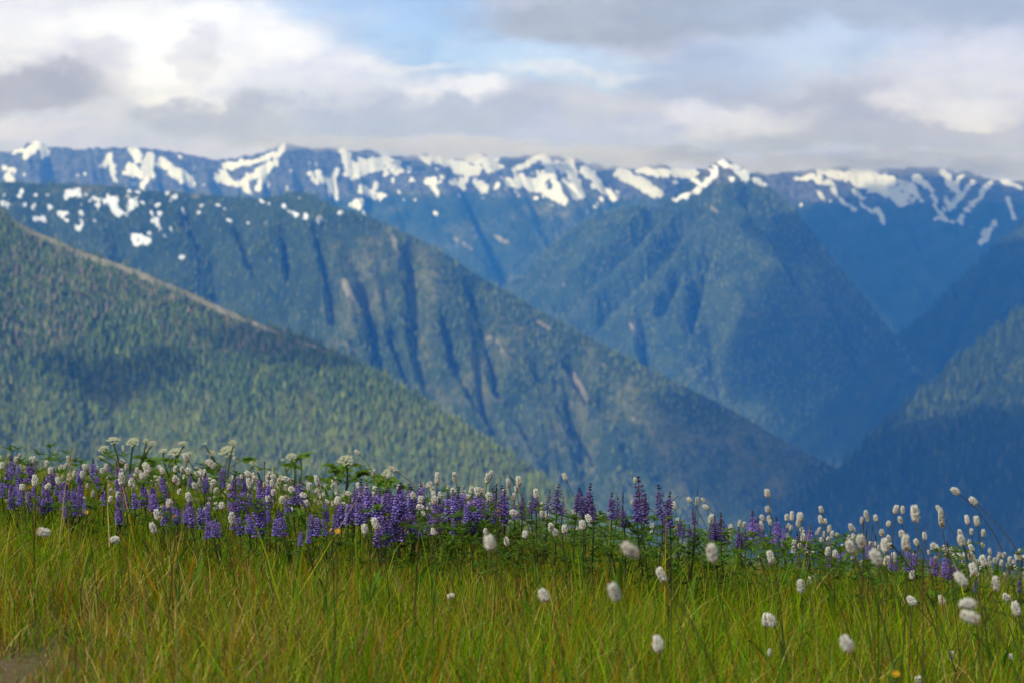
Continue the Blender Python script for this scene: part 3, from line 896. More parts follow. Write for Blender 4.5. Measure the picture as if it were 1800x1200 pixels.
# head positions: zoomed crops of the photograph, "x,y,w,h[,lean]" (lean in degrees, positive to the right)
CROPS = {'A': (0, 740), 'B': (450, 740), 'C': (900, 800), 'D': (1350, 840), 'H': (1350, 900), 'G': (900, 900), 'F': (450, 900)}
HEAD_PX = {
'A': '''305,778,66,88,100 805,832,56,68,80 1078,750,52,76,-20 1103,655,48,70,-10 1190,578,56,60 1328,535,50,70,-15 1310,255,52,64,-35 1485,300,54,84,-50
1035,330,54,80,-35 855,405,54,86 247,418,50,80 338,458,44,46,30 158,465,46,46 482,265,32,46,-15 140,237,30,32 8,265,26,46,-10 15,315,40,50 600,325,44,50,-30
355,350,40,50 410,420,42,56,-20 442,400,36,40 470,428,36,40 580,375,40,50 683,340,36,46 720,350,38,44 858,348,30,36 768,385,30,36 1120,325,30,36 1142,352,36,46,-20
1325,348,46,50,-40 1395,370,40,56,-70 1230,405,42,50 1300,410,32,40 1370,455,40,52,-25 1345,430,34,40 1328,475,36,36 1500,432,46,46 1600,430,30,34 1618,465,34,40 1640,455,28,34
1745,370,44,52,-50 1785,412,44,60,20 1750,440,38,70,-15 920,435,40,46 932,470,34,40 930,515,30,36 830,518,40,46 778,500,34,40 778,548,40,46 655,512,40,52 525,485,32,38 48,562,28,30
1140,615,34,42 1380,560,34,36 1018,600,30,30 1330,622,26,26 1475,550,34,30 1470,595,40,50 1440,625,36,40 1520,600,40,58 1560,595,46,50 1610,570,30,40 1655,545,26,32 1690,540,34,50
1690,565,30,36 1630,685,50,86 1730,620,26,32 1795,550,30,40 1745,680,30,52 1520,490,34,52 870,190,28,40,-15 860,283,34,42,-55 1650,262,30,32 965,345,34,40 1000,385,40,46 985,365,32,40
20,350,30,36 115,270,36,42 490,385,34,40 590,550,32,40 205,470,24,26 60,345,28,32 185,385,28,32 290,385,28,34 560,400,30,34 240,270,40,44 330,300,36,40 60,240,26,34 640,420,30,36 1090,400,32,38 1060,430,30,36 1440,420,30,36''',
'B': '''125,357,30,42 125,395,44,48,-35 115,435,44,46 100,465,40,42 125,500,44,46 75,397,30,32 85,545,44,46 95,575,36,40 40,580,38,42 8,555,36,50 8,420,32,52 15,635,38,56
185,555,48,56 205,535,32,36 212,408,44,52,-60 250,480,46,46,-40 295,530,40,50 335,522,46,50,-60 322,568,40,48,-30 360,575,40,46,-25 375,460,44,60 430,418,42,76,-18 428,487,32,36 490,470,30,52
265,610,40,42 302,628,28,30 322,670,28,30 243,655,38,50,15 363,635,32,46 215,745,30,42 475,688,30,36 500,568,36,40,-50 543,580,34,42 575,560,54,60 615,590,40,42 650,510,38,46,-60 625,630,32,40 575,705,30,40
725,458,36,58,-25 760,515,32,36 832,488,36,60 828,545,28,36 890,542,28,36 900,500,28,36 830,615,38,52 885,588,36,42 900,640,30,52 880,670,30,42 700,635,32,42 765,680,28,32 765,760,50,70,-15 840,720,56,84,-20 788,825,28,42
713,220,32,44,-50 830,362,32,46 965,340,44,66,-60 935,385,34,36 1015,590,28,52 1055,595,28,46 1045,672,36,46,-60 1108,645,30,50 1178,655,40,52,-20 1158,695,36,42 1100,710,38,52,30 1080,780,34,56,30 1248,775,44,52
1105,525,44,52,-25 1155,515,38,42 1160,550,48,50 1120,580,38,42 1158,603,46,54,-70 1250,515,38,46 1255,555,50,54 1208,620,28,36 1305,660,34,46 1350,612,38,46 1390,615,40,46 1390,495,40,48,-30 1275,402,44,82 1398,392,42,66,-10 1178,462,30,32
1485,530,38,52,-85 1555,495,42,62,-20 1538,580,38,52,-25 1640,532,52,60,-20 1628,402,44,70 1652,375,38,58 1775,435,40,60,-15 1790,640,26,36 1458,705,38,42 1730,695,30,42 1785,710,26,34 1617,775,42,46 1645,855,86,106,-15 1588,860,34,52,-20 1762,843,42,62,-10 1288,830,32,42
560,520,34,40 470,560,34,40 420,560,30,36 680,560,30,34 30,470,30,36 160,470,28,34''',
'C': '''48,180,46,66,-10 32,235,36,46 15,290,38,52 30,355,30,32 15,405,50,54,-60 72,460,32,42 92,555,50,52 170,268,46,66,-10 208,360,34,60 213,405,38,56 250,420,40,56 275,505,48,62,-10 303,540,46,58,-25 370,520,48,62 372,150,38,52,-25 375,395,30,52,-30
440,405,34,46,-30 420,435,25,36 468,312,36,44,-10 540,445,46,62,-30 495,490,52,66,-15 462,530,38,52 868,175,34,42 845,330,28,30 985,515,38,76 1140,352,38,54,-15 1165,460,32,40 1247,312,36,42,-40 1303,322,34,58 1345,312,30,36,-40 1363,363,36,46,-60
1400,448,46,66 1600,482,30,52 1632,487,30,42 1540,510,34,52 1525,550,36,42 1520,590,38,54,-45 1685,600,32,66,-85 1755,495,36,66,-10 1715,535,30,36 1760,438,36,46,-20 1790,265,32,56 1793,380,28,46 1780,580,30,42 1755,640,30,42 1745,708,34,40 1638,715,28,36
832,665,96,136,-50 1407,685,86,122 1050,840,66,108,-22 720,960,90,134,-20 225,985,78,94,-25 680,665,22,42 1785,1155,62,92''',
'D': '''5,105,28,52 8,220,28,52,-20 5,285,30,44 18,310,32,40 133,275,38,46 168,265,32,62 227,272,54,60 215,320,42,52 140,335,30,36 162,350,32,40 235,360,30,36 248,420,40,62 138,425,34,42 110,475,36,66,-10 183,465,40,62 55,450,30,42 375,222,36,52,-15 370,290,38,56,-10
402,303,34,36 362,360,30,34 345,385,28,30 395,393,28,42 430,355,34,52 450,395,30,52 485,400,30,34 420,515,44,62 472,530,46,50 375,435,34,38 585,345,38,54,-20 605,362,28,32 565,420,34,42 580,480,72,92,-25 655,445,72,98,-15 660,295,28,46 688,250,36,48 698,282,30,52
758,280,36,46,-20 848,320,38,40 900,220,46,62 948,222,34,56 930,295,36,52,-20 1035,248,68,110 800,383,40,52,-10 848,425,38,52,-15 940,390,46,52 968,455,68,110 822,475,62,100 760,555,82,112,-30 835,580,54,70 885,545,42,48 1045,450,44,52,-30 1102,407,36,56 1155,482,38,46
1030,540,34,42 1240,490,34,42 1218,280,48,136 1200,213,38,52,-35 1318,90,52,66,-55 1445,160,50,66,-50 1400,292,36,66,-10 1467,300,48,70 1515,385,36,52 1430,375,32,42 1350,383,38,48,-15 1360,435,60,78,-20 1415,455,32,46 1432,490,40,52,-30 1445,560,30,42 1510,470,30,40,-40
1560,515,28,46 1515,580,56,80,-20 1595,580,34,42 1443,640,62,82,-15 1358,710,78,110,-40 1600,740,64,98 1750,550,38,54,-10 20,555,58,88,-15 230,760,62,92 290,725,38,62 335,700,36,52,-20 1015,680,44,60 1012,862,62,76,-45 1222,858,48,74,-20 1408,883,86,112,-85 1423,978,92,130,-65
1678,838,52,64,-40 1745,917,66,98,-15 805,895,34,62 1252,932,24,42 25,1000,66,96,-25 555,1165,92,116,-30 500,560,32,36 540,540,30,36 660,600,36,44 1270,500,30,34 1310,540,32,36 1340,520,30,34 1380,540,32,38 1620,560,32,38 1660,540,34,38 1700,570,36,40 1730,590,32,36 1780,560,30,36 1770,510,28,34
1640,600,34,38 1690,610,34,40 1740,630,34,38 1470,590,34,40 1420,560,30,34 1560,600,34,38 700,500,32,38 620,520,34,38 520,480,30,36 450,470,28,34 100,430,30,36 300,480,28,34 1130,520,28,32 1180,560,28,34''',
'H': '1290,1008,52,66 1708,1015,36,42 10,985,32,52 1055,1180,58,66 895,1195,36,42', 'G': '1028,925,82,112', 'F': '1370,590,46,52,70',
}


def parse():
    out = []
    for k, s in HEAD_PX.items():
        x0, y0 = CROPS[k]
        for w in s.split():
            v = [float(q) for q in w.split(',')]
            out.append((x0 + v[0] / 4, y0 + v[1] / 4, v[2] / 4, v[3] / 4, v[4] if len(v) > 4 else random.uniform(-12, 8)))
    return out


def place(px, py, want, lo=.10, hi=.60, near_=2.9, far_=11.5):
    """distance along a line of sight, near to the wanted one, at which the plant's height above the ground is natural"""
    best = None
    for d in np.geomspace(near_, far_, 90):
        p = at(px, py, d)
        s = p[2] - float(ground(p[0], d))
        pen = abs(math.log(d / want)) + 6 * max(0, lo - s) + 3 * max(0, s - hi)
        if best is None or pen < best[0]: best = (pen, d, s)
    return best[1], best[2]


def stem_mesh(p0, tip, tdir, r0, r1, tint, name, n=8, k=5):
    """stem from the ground to a head, arriving along the head's own axis"""
    p0, tip, tdir = (np.asarray(q, float) for q in (p0, tip, tdir))
    L = np.linalg.norm(tip - p0)
    t = np.linspace(0, 1, n)[:, None]
    c1, c2 = p0 + np.array((0, 0, 1.0)) * L * .45, tip - tdir * L * .28
    P = (1 - t) ** 3 * p0 + 3 * (1 - t) ** 2 * t * c1 + 3 * (1 - t) * t * t * c2 + t ** 3 * tip
    b = Build()
    b.tube(P, r0, r1, tint, k)
    return b.mesh(name)


BIST = []
for (px, py, w, h, lean) in parse():
    d, s = place(px, py, FPX * 0.0185 / max(w, 6.5))
    BIST.append(dict(px=px, py=py, w=w * d / FPX, h=h * d / FPX, lean=lean, d=d, s=s))
BIST.sort(key=lambda q: -q['w'] * q['h'] / q['d'] ** 2)
MANY = BIST[300:]
BIST = BIST[:300]
for q in BIST:
    c = at(q['px'], q['py'], q['d'])
    L = R(q['lean'])
    fwd = random.uniform(-.35, .25)
    ax = Vector((math.sin(L), fwd * math.cos(L), math.cos(L))).normalized()
    base = np.array((c[0] - math.sin(L) * q['s'] * .5 + random.uniform(-.04, .04), c[1] + random.uniform(-.05, .05), 0))
    base[2] = float(ground(base[0], base[1]))
    q['base'] = base
    t = root('bistort', base, '', 'wildflower')
    q['o'] = t
    pal = random.random()
    q['mesh'] = random.choices(range(6), (5, 5, 3, 2, 1, 5))[0]
    hd = put('flower_head', HEADS[q['mesh']], PETAL, t)
    hd.location = c - base
    hd.rotation_euler = (ax.to_track_quat('Z', 'Y').to_matrix() @ Matrix.Rotation(random.uniform(0, 6.28), 3, 'Z')).to_euler()
    hd.scale = (q['w'], q['w'], q['h'])
    st = jit((.16, .13, .035) if pal < .45 else (.075, .11, .022))
    tip = c - base - np.array(ax) * q['h'] * .44
    put('stem', stem_mesh((0, 0, -.02), tip, ax, .0016, .0010, st, 'bistort_stem'), LEAF, t)
    if random.random() < .4:
        for _ in range(random.choice((1, 2))):
            lf = put('leaf', random.choice(LEAFB), LEAF, t)
            lf.rotation_euler = (random.uniform(-.1, .35), 0, random.uniform(0, 6.28))
            lf.scale = [random.uniform(.12, .20)] * 3

# the smaller blurred heads past the first three hundred, as one mass
def far_bistorts():
    def arr(me):
        n = len(me.vertices)
        co, tn = np.empty(n * 3, np.float32), np.empty(n * 4, np.float32)
        me.vertices.foreach_get('co', co); me.attributes['tint'].data.foreach_get('color', tn)
        return co.reshape(-1, 3), tn.reshape(-1, 4)[:, :3], [tuple(p.vertices) for p in me.polygons]
    src = [arr(head_mesh(20 + i, (.03, .08, .2)[i], 34, 4, 1.7)) for i in range(3)]
    for i in range(56):                        # dense pale drift at the right edge, and the far left edge
        x = random.uniform(1590, 1830)
        MANY.append(dict(px=x, py=962 + (x - 1600) * .10 + random.uniform(-8, 46), w0=random.uniform(7, 10), want=random.uniform(8.6, 10.0)))
    for i in range(190):
        x = random.uniform(-20, 900)
        MANY.append(dict(px=x, py=812 + x * .065 + random.uniform(-10, 40), w0=random.uniform(7, 10), want=random.uniform(8.6, 10.4)))
    for i in range(26):
        x = random.uniform(1380, 1620)
        MANY.append(dict(px=x, py=930 + (x - 1380) * .14 + random.uniform(-6, 44), w0=random.uniform(7, 9.5), want=random.uniform(8.0, 9.2)))
    V, T, F, n = [], [], {3: [], 4: []}, 0
    bs = Build()
    for q in MANY:
        if 'd' not in q:
            q['d'], q['s'] = place(q['px'], q['py'], q['want'])
            q['w'] = q['w0'] * q['d'] / FPX; q['h'] = q['w'] * random.uniform(1.2, 1.5); q['lean'] = random.uniform(-25, 12)
        c = at(q['px'], q['py'], q['d'])
        L = R(q['lean'])
        ax = Vector((math.sin(L), random.uniform(-.3, .3), math.cos(L))).normalized()
        M = np.array(ax.to_track_quat('Z', 'Y').to_matrix())
        co, tn, fs = random.choice(src)
        V.append((co * (q['w'], q['w'], q['h'])) @ M.T + c); T.append(tn)
        for f in fs: F[len(f)].append([k + n for k in f])
        n += len(co)
        x, y = c[0] - ax.x * q['s'] * .5, c[1] + random.uniform(-.03, .03)
        bs.tube(bend((x, y, float(ground(x, y)) - .02), c - np.array(ax) * q['h'] * .4, (0, 0, .02), 5), .0014, .0010, jit((.10, .115, .025)), 3)
    bs2 = bs.mesh('bistort_stems')
    co, tn, fs = arr(bs2)
    V.append(co); T.append(tn)
    for f in fs: F[len(f)].append([k + n for k in f])
    put('bistort_flowers', make_mesh('bistort_flowers', np.concatenate(V), [np.array(F[3]), np.array(F[4])], {'tint': np.concatenate(T)}, True), PETAL,
        kind='stuff', label='drift of small blurred cream bistort heads along the far brow')


far_bistorts()

# ---- lupine
BLUE, VIOL = np.array((.22, .19, .54)), np.array((.34, .20, .50))


def spike_mesh(i, dark, sparse):
    """unit-long raceme: whorls of pea flowers, buds at the top"""
    g = random.Random(70 + i)
    b = Build()
    b.tube([(0, 0, -.06), (.006, 0, .5), (0, 0, .99)], .016, .007, (.10, .075, .07))
    nw = 12 if not sparse else 10
    for k in range(nw):
        a = k / (nw - 1)
        z = a ** .92 * .97
        size = (1 - .80 * a ** 1.5) * (1.0 if a < .8 else .8)
        nf = 6 if a < .75 else 5
        if sparse: nf -= 1
        for j in range(nf):
            if g.random() < (.12 if not sparse else .22): continue
            ph = 6.2832 * (j + .5 * (k % 2) + g.uniform(-.16, .16)) / nf
            out = np.array((math.cos(ph), math.sin(ph), 0))
            up = np.array((0, 0, 1.0))
            p = out * .045 + up * (z + g.uniform(-.012, .012))
            base = (BLUE * (1 - .5 * a) + VIOL * .5 * a if g.random() < .6 else VIOL) * g.uniform(.55, 1.45) * dark
            if a > .78:                        # closed buds
                b.blob(p - out * .03, out + up * 1.4, .075 * size + .03, .020 + .012 * size, np.array((.10, .055, .16)) * g.uniform(.6, 1.1) * dark, 5)
                continue
            ln = .105 * size + .02
            b.tube([out * .012 + up * z, p], .005, .005, (.09, .06, .12), 3)
            b.blob(p, out + up * .10 * g.uniform(-1, 1), ln, .036 * size + .008, np.clip(base, 0, .8), 5)              # wings
            b.petal(p, out * .25 + up, ln * .85, .040 * size + .010, -out, np.clip(base * 1.15 + .02, 0, .8),
                    (np.array((.45, .42, .70)) if g.random() < .25 else np.clip(base * 1.3, 0, .8)))                   # banner
    return b.mesh('lupine_spike')


SPIKES = [spike_mesh(i, (1, 1.1, .9, .62, .55, 1.2, .55, .68)[i], i in (3, 4)) for i in range(8)]
PALM = []
for i in range(4):
    b = Build()
    b.tube([(0, 0, 0), (0, .25, .35), (0, .5, .62)], .014, .010, (.07, .10, .03), 4)
    for k in range(7):
        a = (k - 3) / 3 * 2.35 + random.uniform(-.1, .1)
        ax = np.array((math.sin(a), .35 + .65 * math.cos(a), .42 + .12 * random.uniform(-1, 1)))
        b.petal((0, .5, .62), ax, random.uniform(.42, .58), .085, (0, -.3, 1), jit((.078, .150, .016)), None, .25)
    PALM.append(b.mesh('lupine_leaf'))

LUP = []                                       # x, top, foot of the spike, width, wanted distance, dark
def L4(c, s, d, dark=0):
    x0, y0 = CROPS[c]
    for w in s.split():
        v = [float(q) for q in w.split(',')]
        LUP.append((x0 + v[0] / 4, y0 + v[1] / 4, y0 + v[2] / 4, d * random.uniform(.95, 1.06), v[3] if len(v) > 3 else dark))
L4('C', '75,265,375,1 140,236,400,1 172,280,400,0 250,240,400,1 315,200,400,1 352,290,420,1 455,225,390,0 525,195,440,0 500,250,430,0 570,310,450,0 700,255,440,0 735,290,450,1 790,350,500,0 905,150,450,1 880,250,460,0 930,270,470,0 1055,205,440,1 1090,250,470,0 1110,330,500,0 1075,420,540,0 1170,440,560,0 1285,365,490,1 1245,480,600,0 1280,520,610,0 1200,480,580,0 1435,425,590,0 1400,480,590,0 1470,400,600,1 1600,500,650,0 1640,520,660,0', 7.3)
L4('C', '1695,388,580,0 1660,440,590,0 1730,440,600,0 1775,520,640,0', 8.6)
L4('B', '1725,450,660,1 1690,470,680,1 1745,540,700,0 1030,430,660,0 990,480,690,0 1100,440,640,0 800,430,640,0 845,470,680,0 955,610,840,0 925,640,830,0 1000,620,830,0 880,700,850,0 430,640,800,0 265,410,580,0 85,400,600,0 45,600,780,0 140,650,800,0 730,530,720,0 690,560,720,0 1440,460,660,0 1415,500,690,0 1360,500,680,0 1490,540,690,0 1560,480,680,0 1600,510,700,0 1300,640,760,0 1270,540,720,0 1210,600,790,0 1160,700,820,0 490,650,800,0 370,770,850,0 650,540,720,0 910,470,640,0 860,560,700,0 1520,580,720,0 1330,560,700,0 1060,500,700,0 1120,620,800,0 1820,560,680,0 1870,540,690,0', 7.8)
L4('A', '1550,320,440,0 1440,360,480,0 1500,660,800,0 1540,680,810,0 1690,640,790,0 1760,640,780,0 1720,460,620,0 1660,480,640,0 560,540,660,0 520,560,670,0 460,540,650,0 600,560,650,0 300,520,620,0 270,540,610,0 340,500,600,0 830,560,700,0 850,600,700,0 1250,600,700,0 1310,620,720,0 950,470,610,0 1020,440,600,0 1070,470,620,0', 8.2)
L4('D', '75,270,430,0 40,320,450,0 110,330,440,0 290,325,500,0 265,370,500,0 310,380,500,0 215,380,500,0 1000,475,650,0 970,500,650,0 1030,500,640,0 1160,530,640,0 1180,560,680,0 1240,520,690,0 1275,580,710,0 1340,575,680,0 1310,590,670,0 430,530,650,0 510,455,580,0 540,480,570,0 1460,690,800,0 700,440,560,0 900,560,650,0 1770,720,800,0 430,430,520,0 870,520,640,0', 8.2)
for q in list(LUP):
    if q[0] < 880: LUP.append((q[0] + random.uniform(-16, 16), q[1] + random.uniform(-8, 8), q[2] + random.uniform(-8, 8), q[3] * random.uniform(.98, 1.08), 0))
for i in range(26):
    x = random.uniform(470, 900)
    y = 850 + (x - 470) * .05 + random.uniform(-8, 40)
    LUP.append((x, y, y + random.uniform(26, 44), random.uniform(7.9, 9.0), 0))
for i in range(100):                           # the blurred violet strip at the far left edge
    x = random.uniform(-20, 470)
    y = 806 + (x / 470) * 42 + random.uniform(-12, 46) + 6 * math.sin(x / 40)
    LUP.append((x, y, y + random.uniform(28, 46), random.uniform(8.4, 10.4), 0))
random.shuffle(LUP)
LUP = sorted(LUP, key=lambda q: q[1] > 0 and q[3] > 8.4)[:299]
LUPS = []
for (px, y0, y1, want, dark) in LUP:
    d, s = place(px, (y0 + y1) / 2, want, .16, .62, 6.0, 11.5)
    a, e = at(px, y0, d), at(px, y1, d)
    LUPS.append(dict(px=px, py=(y0 + y1) / 2, top=y0, d=d, s=s, len=float(a[2] - e[2]), foot=e, dark=dark))
LUPS.sort(key=lambda q: q['px'])
for q in LUPS:
    ln = max(q['len'], .045)
    lean = np.array((random.uniform(-.12, .12), random.uniform(-.1, .1), 1.0)); lean /= np.linalg.norm(lean)
    base = np.array((q['foot'][0] + random.uniform(-.03, .03), q['d'] + random.uniform(-.03, .03), 0.0))
    base[2] = float(ground(base[0], base[1]))
    t = root('lupine', base, '', 'wildflower')
    q['o'], q['base'] = t, base
    foot = q['foot'] - base
    q['mesh'] = random.choice((3, 4)) if q['dark'] else random.choice((6, 7)) if q['px'] > 880 and q['d'] < 7.9 else random.choice((0, 1, 2, 5))
    sp = put('flower_spike', SPIKES[q['mesh']], PETAL, t)
    sp.location = foot
    sp.rotation_euler = (Vector(lean).to_track_quat('Z', 'Y').to_matrix() @ Matrix.Rotation(random.uniform(0, 6.28), 3, 'Z')).to_euler()
    wid = ln * random.uniform(.95, 1.15) if ln < .11 else .125
    wid *= random.uniform(1.05, 1.3)
    sp.scale = (wid, wid, ln)
    put('stem', stem_mesh((0, 0, -.02), foot, lean, .0026, .0018, jit((.07, .085, .035)), 'lupine_stem'), LEAF, t)
    for _ in range(random.randint(3, 5) if q['px'] > 820 else random.randint(1, 3)):
        z = random.uniform(.15, .95)
        lf = put('leaf', random.choice(PALM), LEAF, t)
        lf.location = foot * z
        lf.rotation_euler = (random.uniform(-.3, .3), random.uniform(-.2, .2), random.uniform(0, 6.28))
        lf.scale = [random.uniform(.042, .066)] * 3

# ---- dark sedge stalks
def sedge_head(i):
    g = random.Random(900 + i)
    b = Build()
    b.tube([(0, 0, 0), (0.02, 0, .5), (0, 0, 1)], .02, .012, (.05, .035, .02), 4)
    for k in range(16):
        a = k / 15
        ph = g.uniform(0, 6.28)
        b.blob((0, 0, .9 * a), (math.cos(ph) * .7, math.sin(ph) * .7, 1.2), g.uniform(.18, .30), g.uniform(.035, .06),
               np.array((.060, .032, .022)) * g.uniform(.6, 1.5), 4, np.array((.12, .07, .04)) * g.uniform(.6, 1.4))
    return b.mesh('sedge_head')


SEDGES = [sedge_head(i) for i in range(3)]
SED = []
for c, s in {'A': '700,530,90,35 740,490,60,-10 560,690,60,50 650,720,60,35 720,745,50,0 205,370,50,-20 400,450,50,-30 1030,880,110,-25 1655,450,90,5 1745,710,110,48 960,420,40,-30 545,505,50,-10 70,480,60,-15 210,545,40,-10 180,640,60,10 1200,330,40,10',
             'B': '1690,500,120,0 905,680,80,5 680,745,70,0 875,850,90,0 1285,890,70,5 1140,930,110,3 1080,710,70,40 1795,400,50,-30 60,300,40,0 1060,700,60,30',
             'C': '1303,265,45,5 1470,470,100,0 1245,840,60,10 1120,670,50,0 550,370,60,-30 1000,525,60,20 830,480,90,-35 1760,770,110,-20 780,300,80,0 970,375,60,-50 1150,300,50,50 1505,590,80,-40 1020,320,70,0 1040,630,40,60',
             'D': '670,330,60,0 737,345,50,5 690,400,70,5 758,430,70,-5 1265,490,100,-8 905,510,110,-40 600,600,60,-15 1090,620,90,0 1705,640,80,25 1785,620,90,0 600,560,50,-30 440,760,90,-25 1055,490,60,5 940,540,70,-30 1560,830,90,30 1390,520,70,-10 100,1050,40,0 1790,355,20,-60',
             'G': '900,1180,60,0 1100,690,80,0', 'F': '1130,430,80,5 1050,800,110,10 1190,1170,60,0'}.items():
    for w in s.split():
        v = [float(q) for q in w.split(',')]
        SED.append((CROPS[c][0] + v[0] / 4, CROPS[c][1] + v[1] / 4, v[2] / 4, v[3]))
SEDS = []
for (px, py, ln, lean) in SED:
    d, s = place(px, py, 7.0 if py < 960 else 5.2, .10, .55, 3.2, 9.5)
    SEDS.append(dict(px=px, py=py, d=d, s=s, len=ln * d / FPX, lean=lean))
SEDS.sort(key=lambda q: q['px'])
for i, q in enumerate(SEDS):
    c = at(q['px'], q['py'], q['d'])
    L = R(q['lean'])
    ax = np.array((math.sin(L), random.uniform(-.1, .1), math.cos(L))); ax /= np.linalg.norm(ax)
    base = np.array((c[0] - math.sin(L) * q['s'] * .6, q['d'], 0.0)); base[2] = float(ground(base[0], base[1]))
    t = root('sedge_stalk', base, '', 'sedge')
    q['o'], q['base'] = t, base
    h = put('seed_head', SEDGES[i % 3], LEAF, t)
    h.location = c - base - ax * q['len'] * .5
    h.rotation_euler = Vector(ax).to_track_quat('Z', 'Y').to_euler()
    h.scale = (q['len'] * .55 + .006,) * 2 + (q['len'],)
    put('stem', stem_mesh((0, 0, -.02), np.array(h.location), ax, .0014, .0009, jit((.10, .085, .03)), 'sedge_stem'), LEAF, t)

# ---- small yellow flowers
def bloom_mesh():
    b = Build()
    for k in range(10):
        a = 6.2832 * k / 10 + random.uniform(-.1, .1)
        b.petal((0, 0, 0), (math.cos(a), math.sin(a), .55), 1, .26, (-math.cos(a), -math.sin(a), 1.4), jit((.72, .36, .015)), jit((.78, .46, .02)))
    for k in range(9):
        a = k * 2.4
        b.blob((.07 * k ** .5 * math.cos(a), .07 * k ** .5 * math.sin(a), .05), (0, 0, 1), .24, .10, jit((.50, .22, .01)), 5)
    b.tube([(0, 0, -.3), (0, 0, .05)], .05, .16, (.08, .11, .02), 6)
    return b.mesh('yellow_bloom')


BLOOM = bloom_mesh()
YEL = []
for c, s in {'B': '530,765,36 570,775,44 350,848,24 445,860,28 1708,630,36', 'A': '210,470,36 1228,672,36 605,640,34', 'D': '1187,770,34 1730,745,30', 'H': '897,1140,56',
             'C': '30,825,26 1150,505,24'}.items():
    for w in s.split():
        v = [float(q) for q in w.split(',')]
        YEL.append((CROPS[c][0] + v[0] / 4, CROPS[c][1] + v[1] / 4, v[2] / 4))
YELS = []
for (px, py, w) in YEL:
    d, s = place(px, py, FPX * .011 / w, .09, .4, 3.2, 8.5)
    c = at(px, py, d)
    base = np.array((c[0] + random.uniform(-.03, .03), d + .02, 0.0)); base[2] = float(ground(base[0], base[1]))
    t = root('yellow_daisy', base, '', 'wildflower')
    b_ = put('bloom', BLOOM, PETAL, t)
    b_.location = c - base
    b_.rotation_euler = (random.uniform(.5, 1.0), random.uniform(-.4, .4), random.uniform(0, 6))
    b_.scale = [w * d / FPX * .55] * 3
    put('stem', stem_mesh((0, 0, -.02), c - base, (0, -.4, .9), .0012, .0009, jit((.08, .11, .02)), 'daisy_stem'), LEAF, t)
    YELS.append(dict(px=px, py=py, o=t, d=d, base=base))
YELS.sort(key=lambda q: q['px'])

# ---- cow parsnip behind the strip
def umbel_mesh(i):
    g = random.Random(30 + i)
    b = Build()
    n = 19
    for k in range(n):
        r = .44 * math.sqrt((k + .3) / n)
        a = k * 2.39996
        c = np.array((r * math.cos(a), r * math.sin(a), .16 - .75 * r * r + g.uniform(-.03, .03)))
        b.tube([(0, 0, -.22), c * (.6, .6, .6) + (0, 0, -.05), c], .010, .007, (.13, .17, .05), 3)
        for m in range(9):
            q = .085 * math.sqrt((m + .4) / 9)
            f = m * 2.4 + k
            b.blob(c + np.array((q * math.cos(f), q * math.sin(f), -.2 * q)), (math.cos(f) * .3, math.sin(f) * .3, 1), .045, .034,
                   np.array((.66, .68, .36)) * g.uniform(.85, 1.1), 4, np.clip(np.array((.82, .81, .56)) * g.uniform(.85, 1.06), 0, .88))
    return b.mesh('parsnip_umbel')


UMB = [umbel_mesh(i) for i in range(3)]
BIGL = []
for i in range(3):
    b = Build()
    b.tube([(0, 0, 0), (0, .2, .12), (0, .42, .18)], .018, .012, (.10, .14, .03), 4)
    for a, ln in ((0, .62), (.75, .52), (-.75, .52), (1.5, .40), (-1.5, .40), (.35, .5), (-.35, .5)):
        b.petal((0, .42, .18), (math.sin(a), math.cos(a), .1 * random.uniform(-1, 1)), ln, .15, (0, 0, 1), jit((.125, .215, .022), .25), None, .3)
    BIGL.append(b.mesh('parsnip_leaf'))
PARS = [   # umbels as x, y, width in the photograph; leaves follow
    (12.0, [(200, 775, 24), (183, 790, 20), (234, 778, 24), (257, 775, 12), (268, 779, 13), (260, 793, 12), (176, 804, 12)], 9, 'tall cow parsnip clump with the highest creamy umbels'),
    (12.4, [(322, 780, 16), (309, 796, 28), (287, 793, 15), (333, 797, 12)], 7, 'cow parsnip with low flat umbels between the two clumps'),
    (12.8, [(410, 779, 15), (400, 794, 30), (372, 796, 15), (360, 780, 8), (446, 813, 15)], 7, 'cow parsnip with a broad flat umbel to the right of its clump'),
    (12.2, [(512, 803, 20), (528, 806, 8), (497, 808, 8)], 7, 'leafy cow parsnip with one small domed umbel'),
    (11.2, [(608, 810, 28)], 6, 'cow parsnip with one large white umbel above dark leaves'),
    (10.4, [(682, 832, 21)], 2, 'single pale round cow parsnip umbel beside a bistort head'),
    (12.6, [(452, 826, 10), (470, 838, 10)], 8, 'low leafy cow parsnip barely showing above the lupine strip'),
    (12.4, [(560, 848, 8)], 9, 'leafy cow parsnip without open umbels behind the strip'),
    (12.4, [(345, 822, 9)], 8, 'leafy cow parsnip foliage behind the bistort heads'),
]
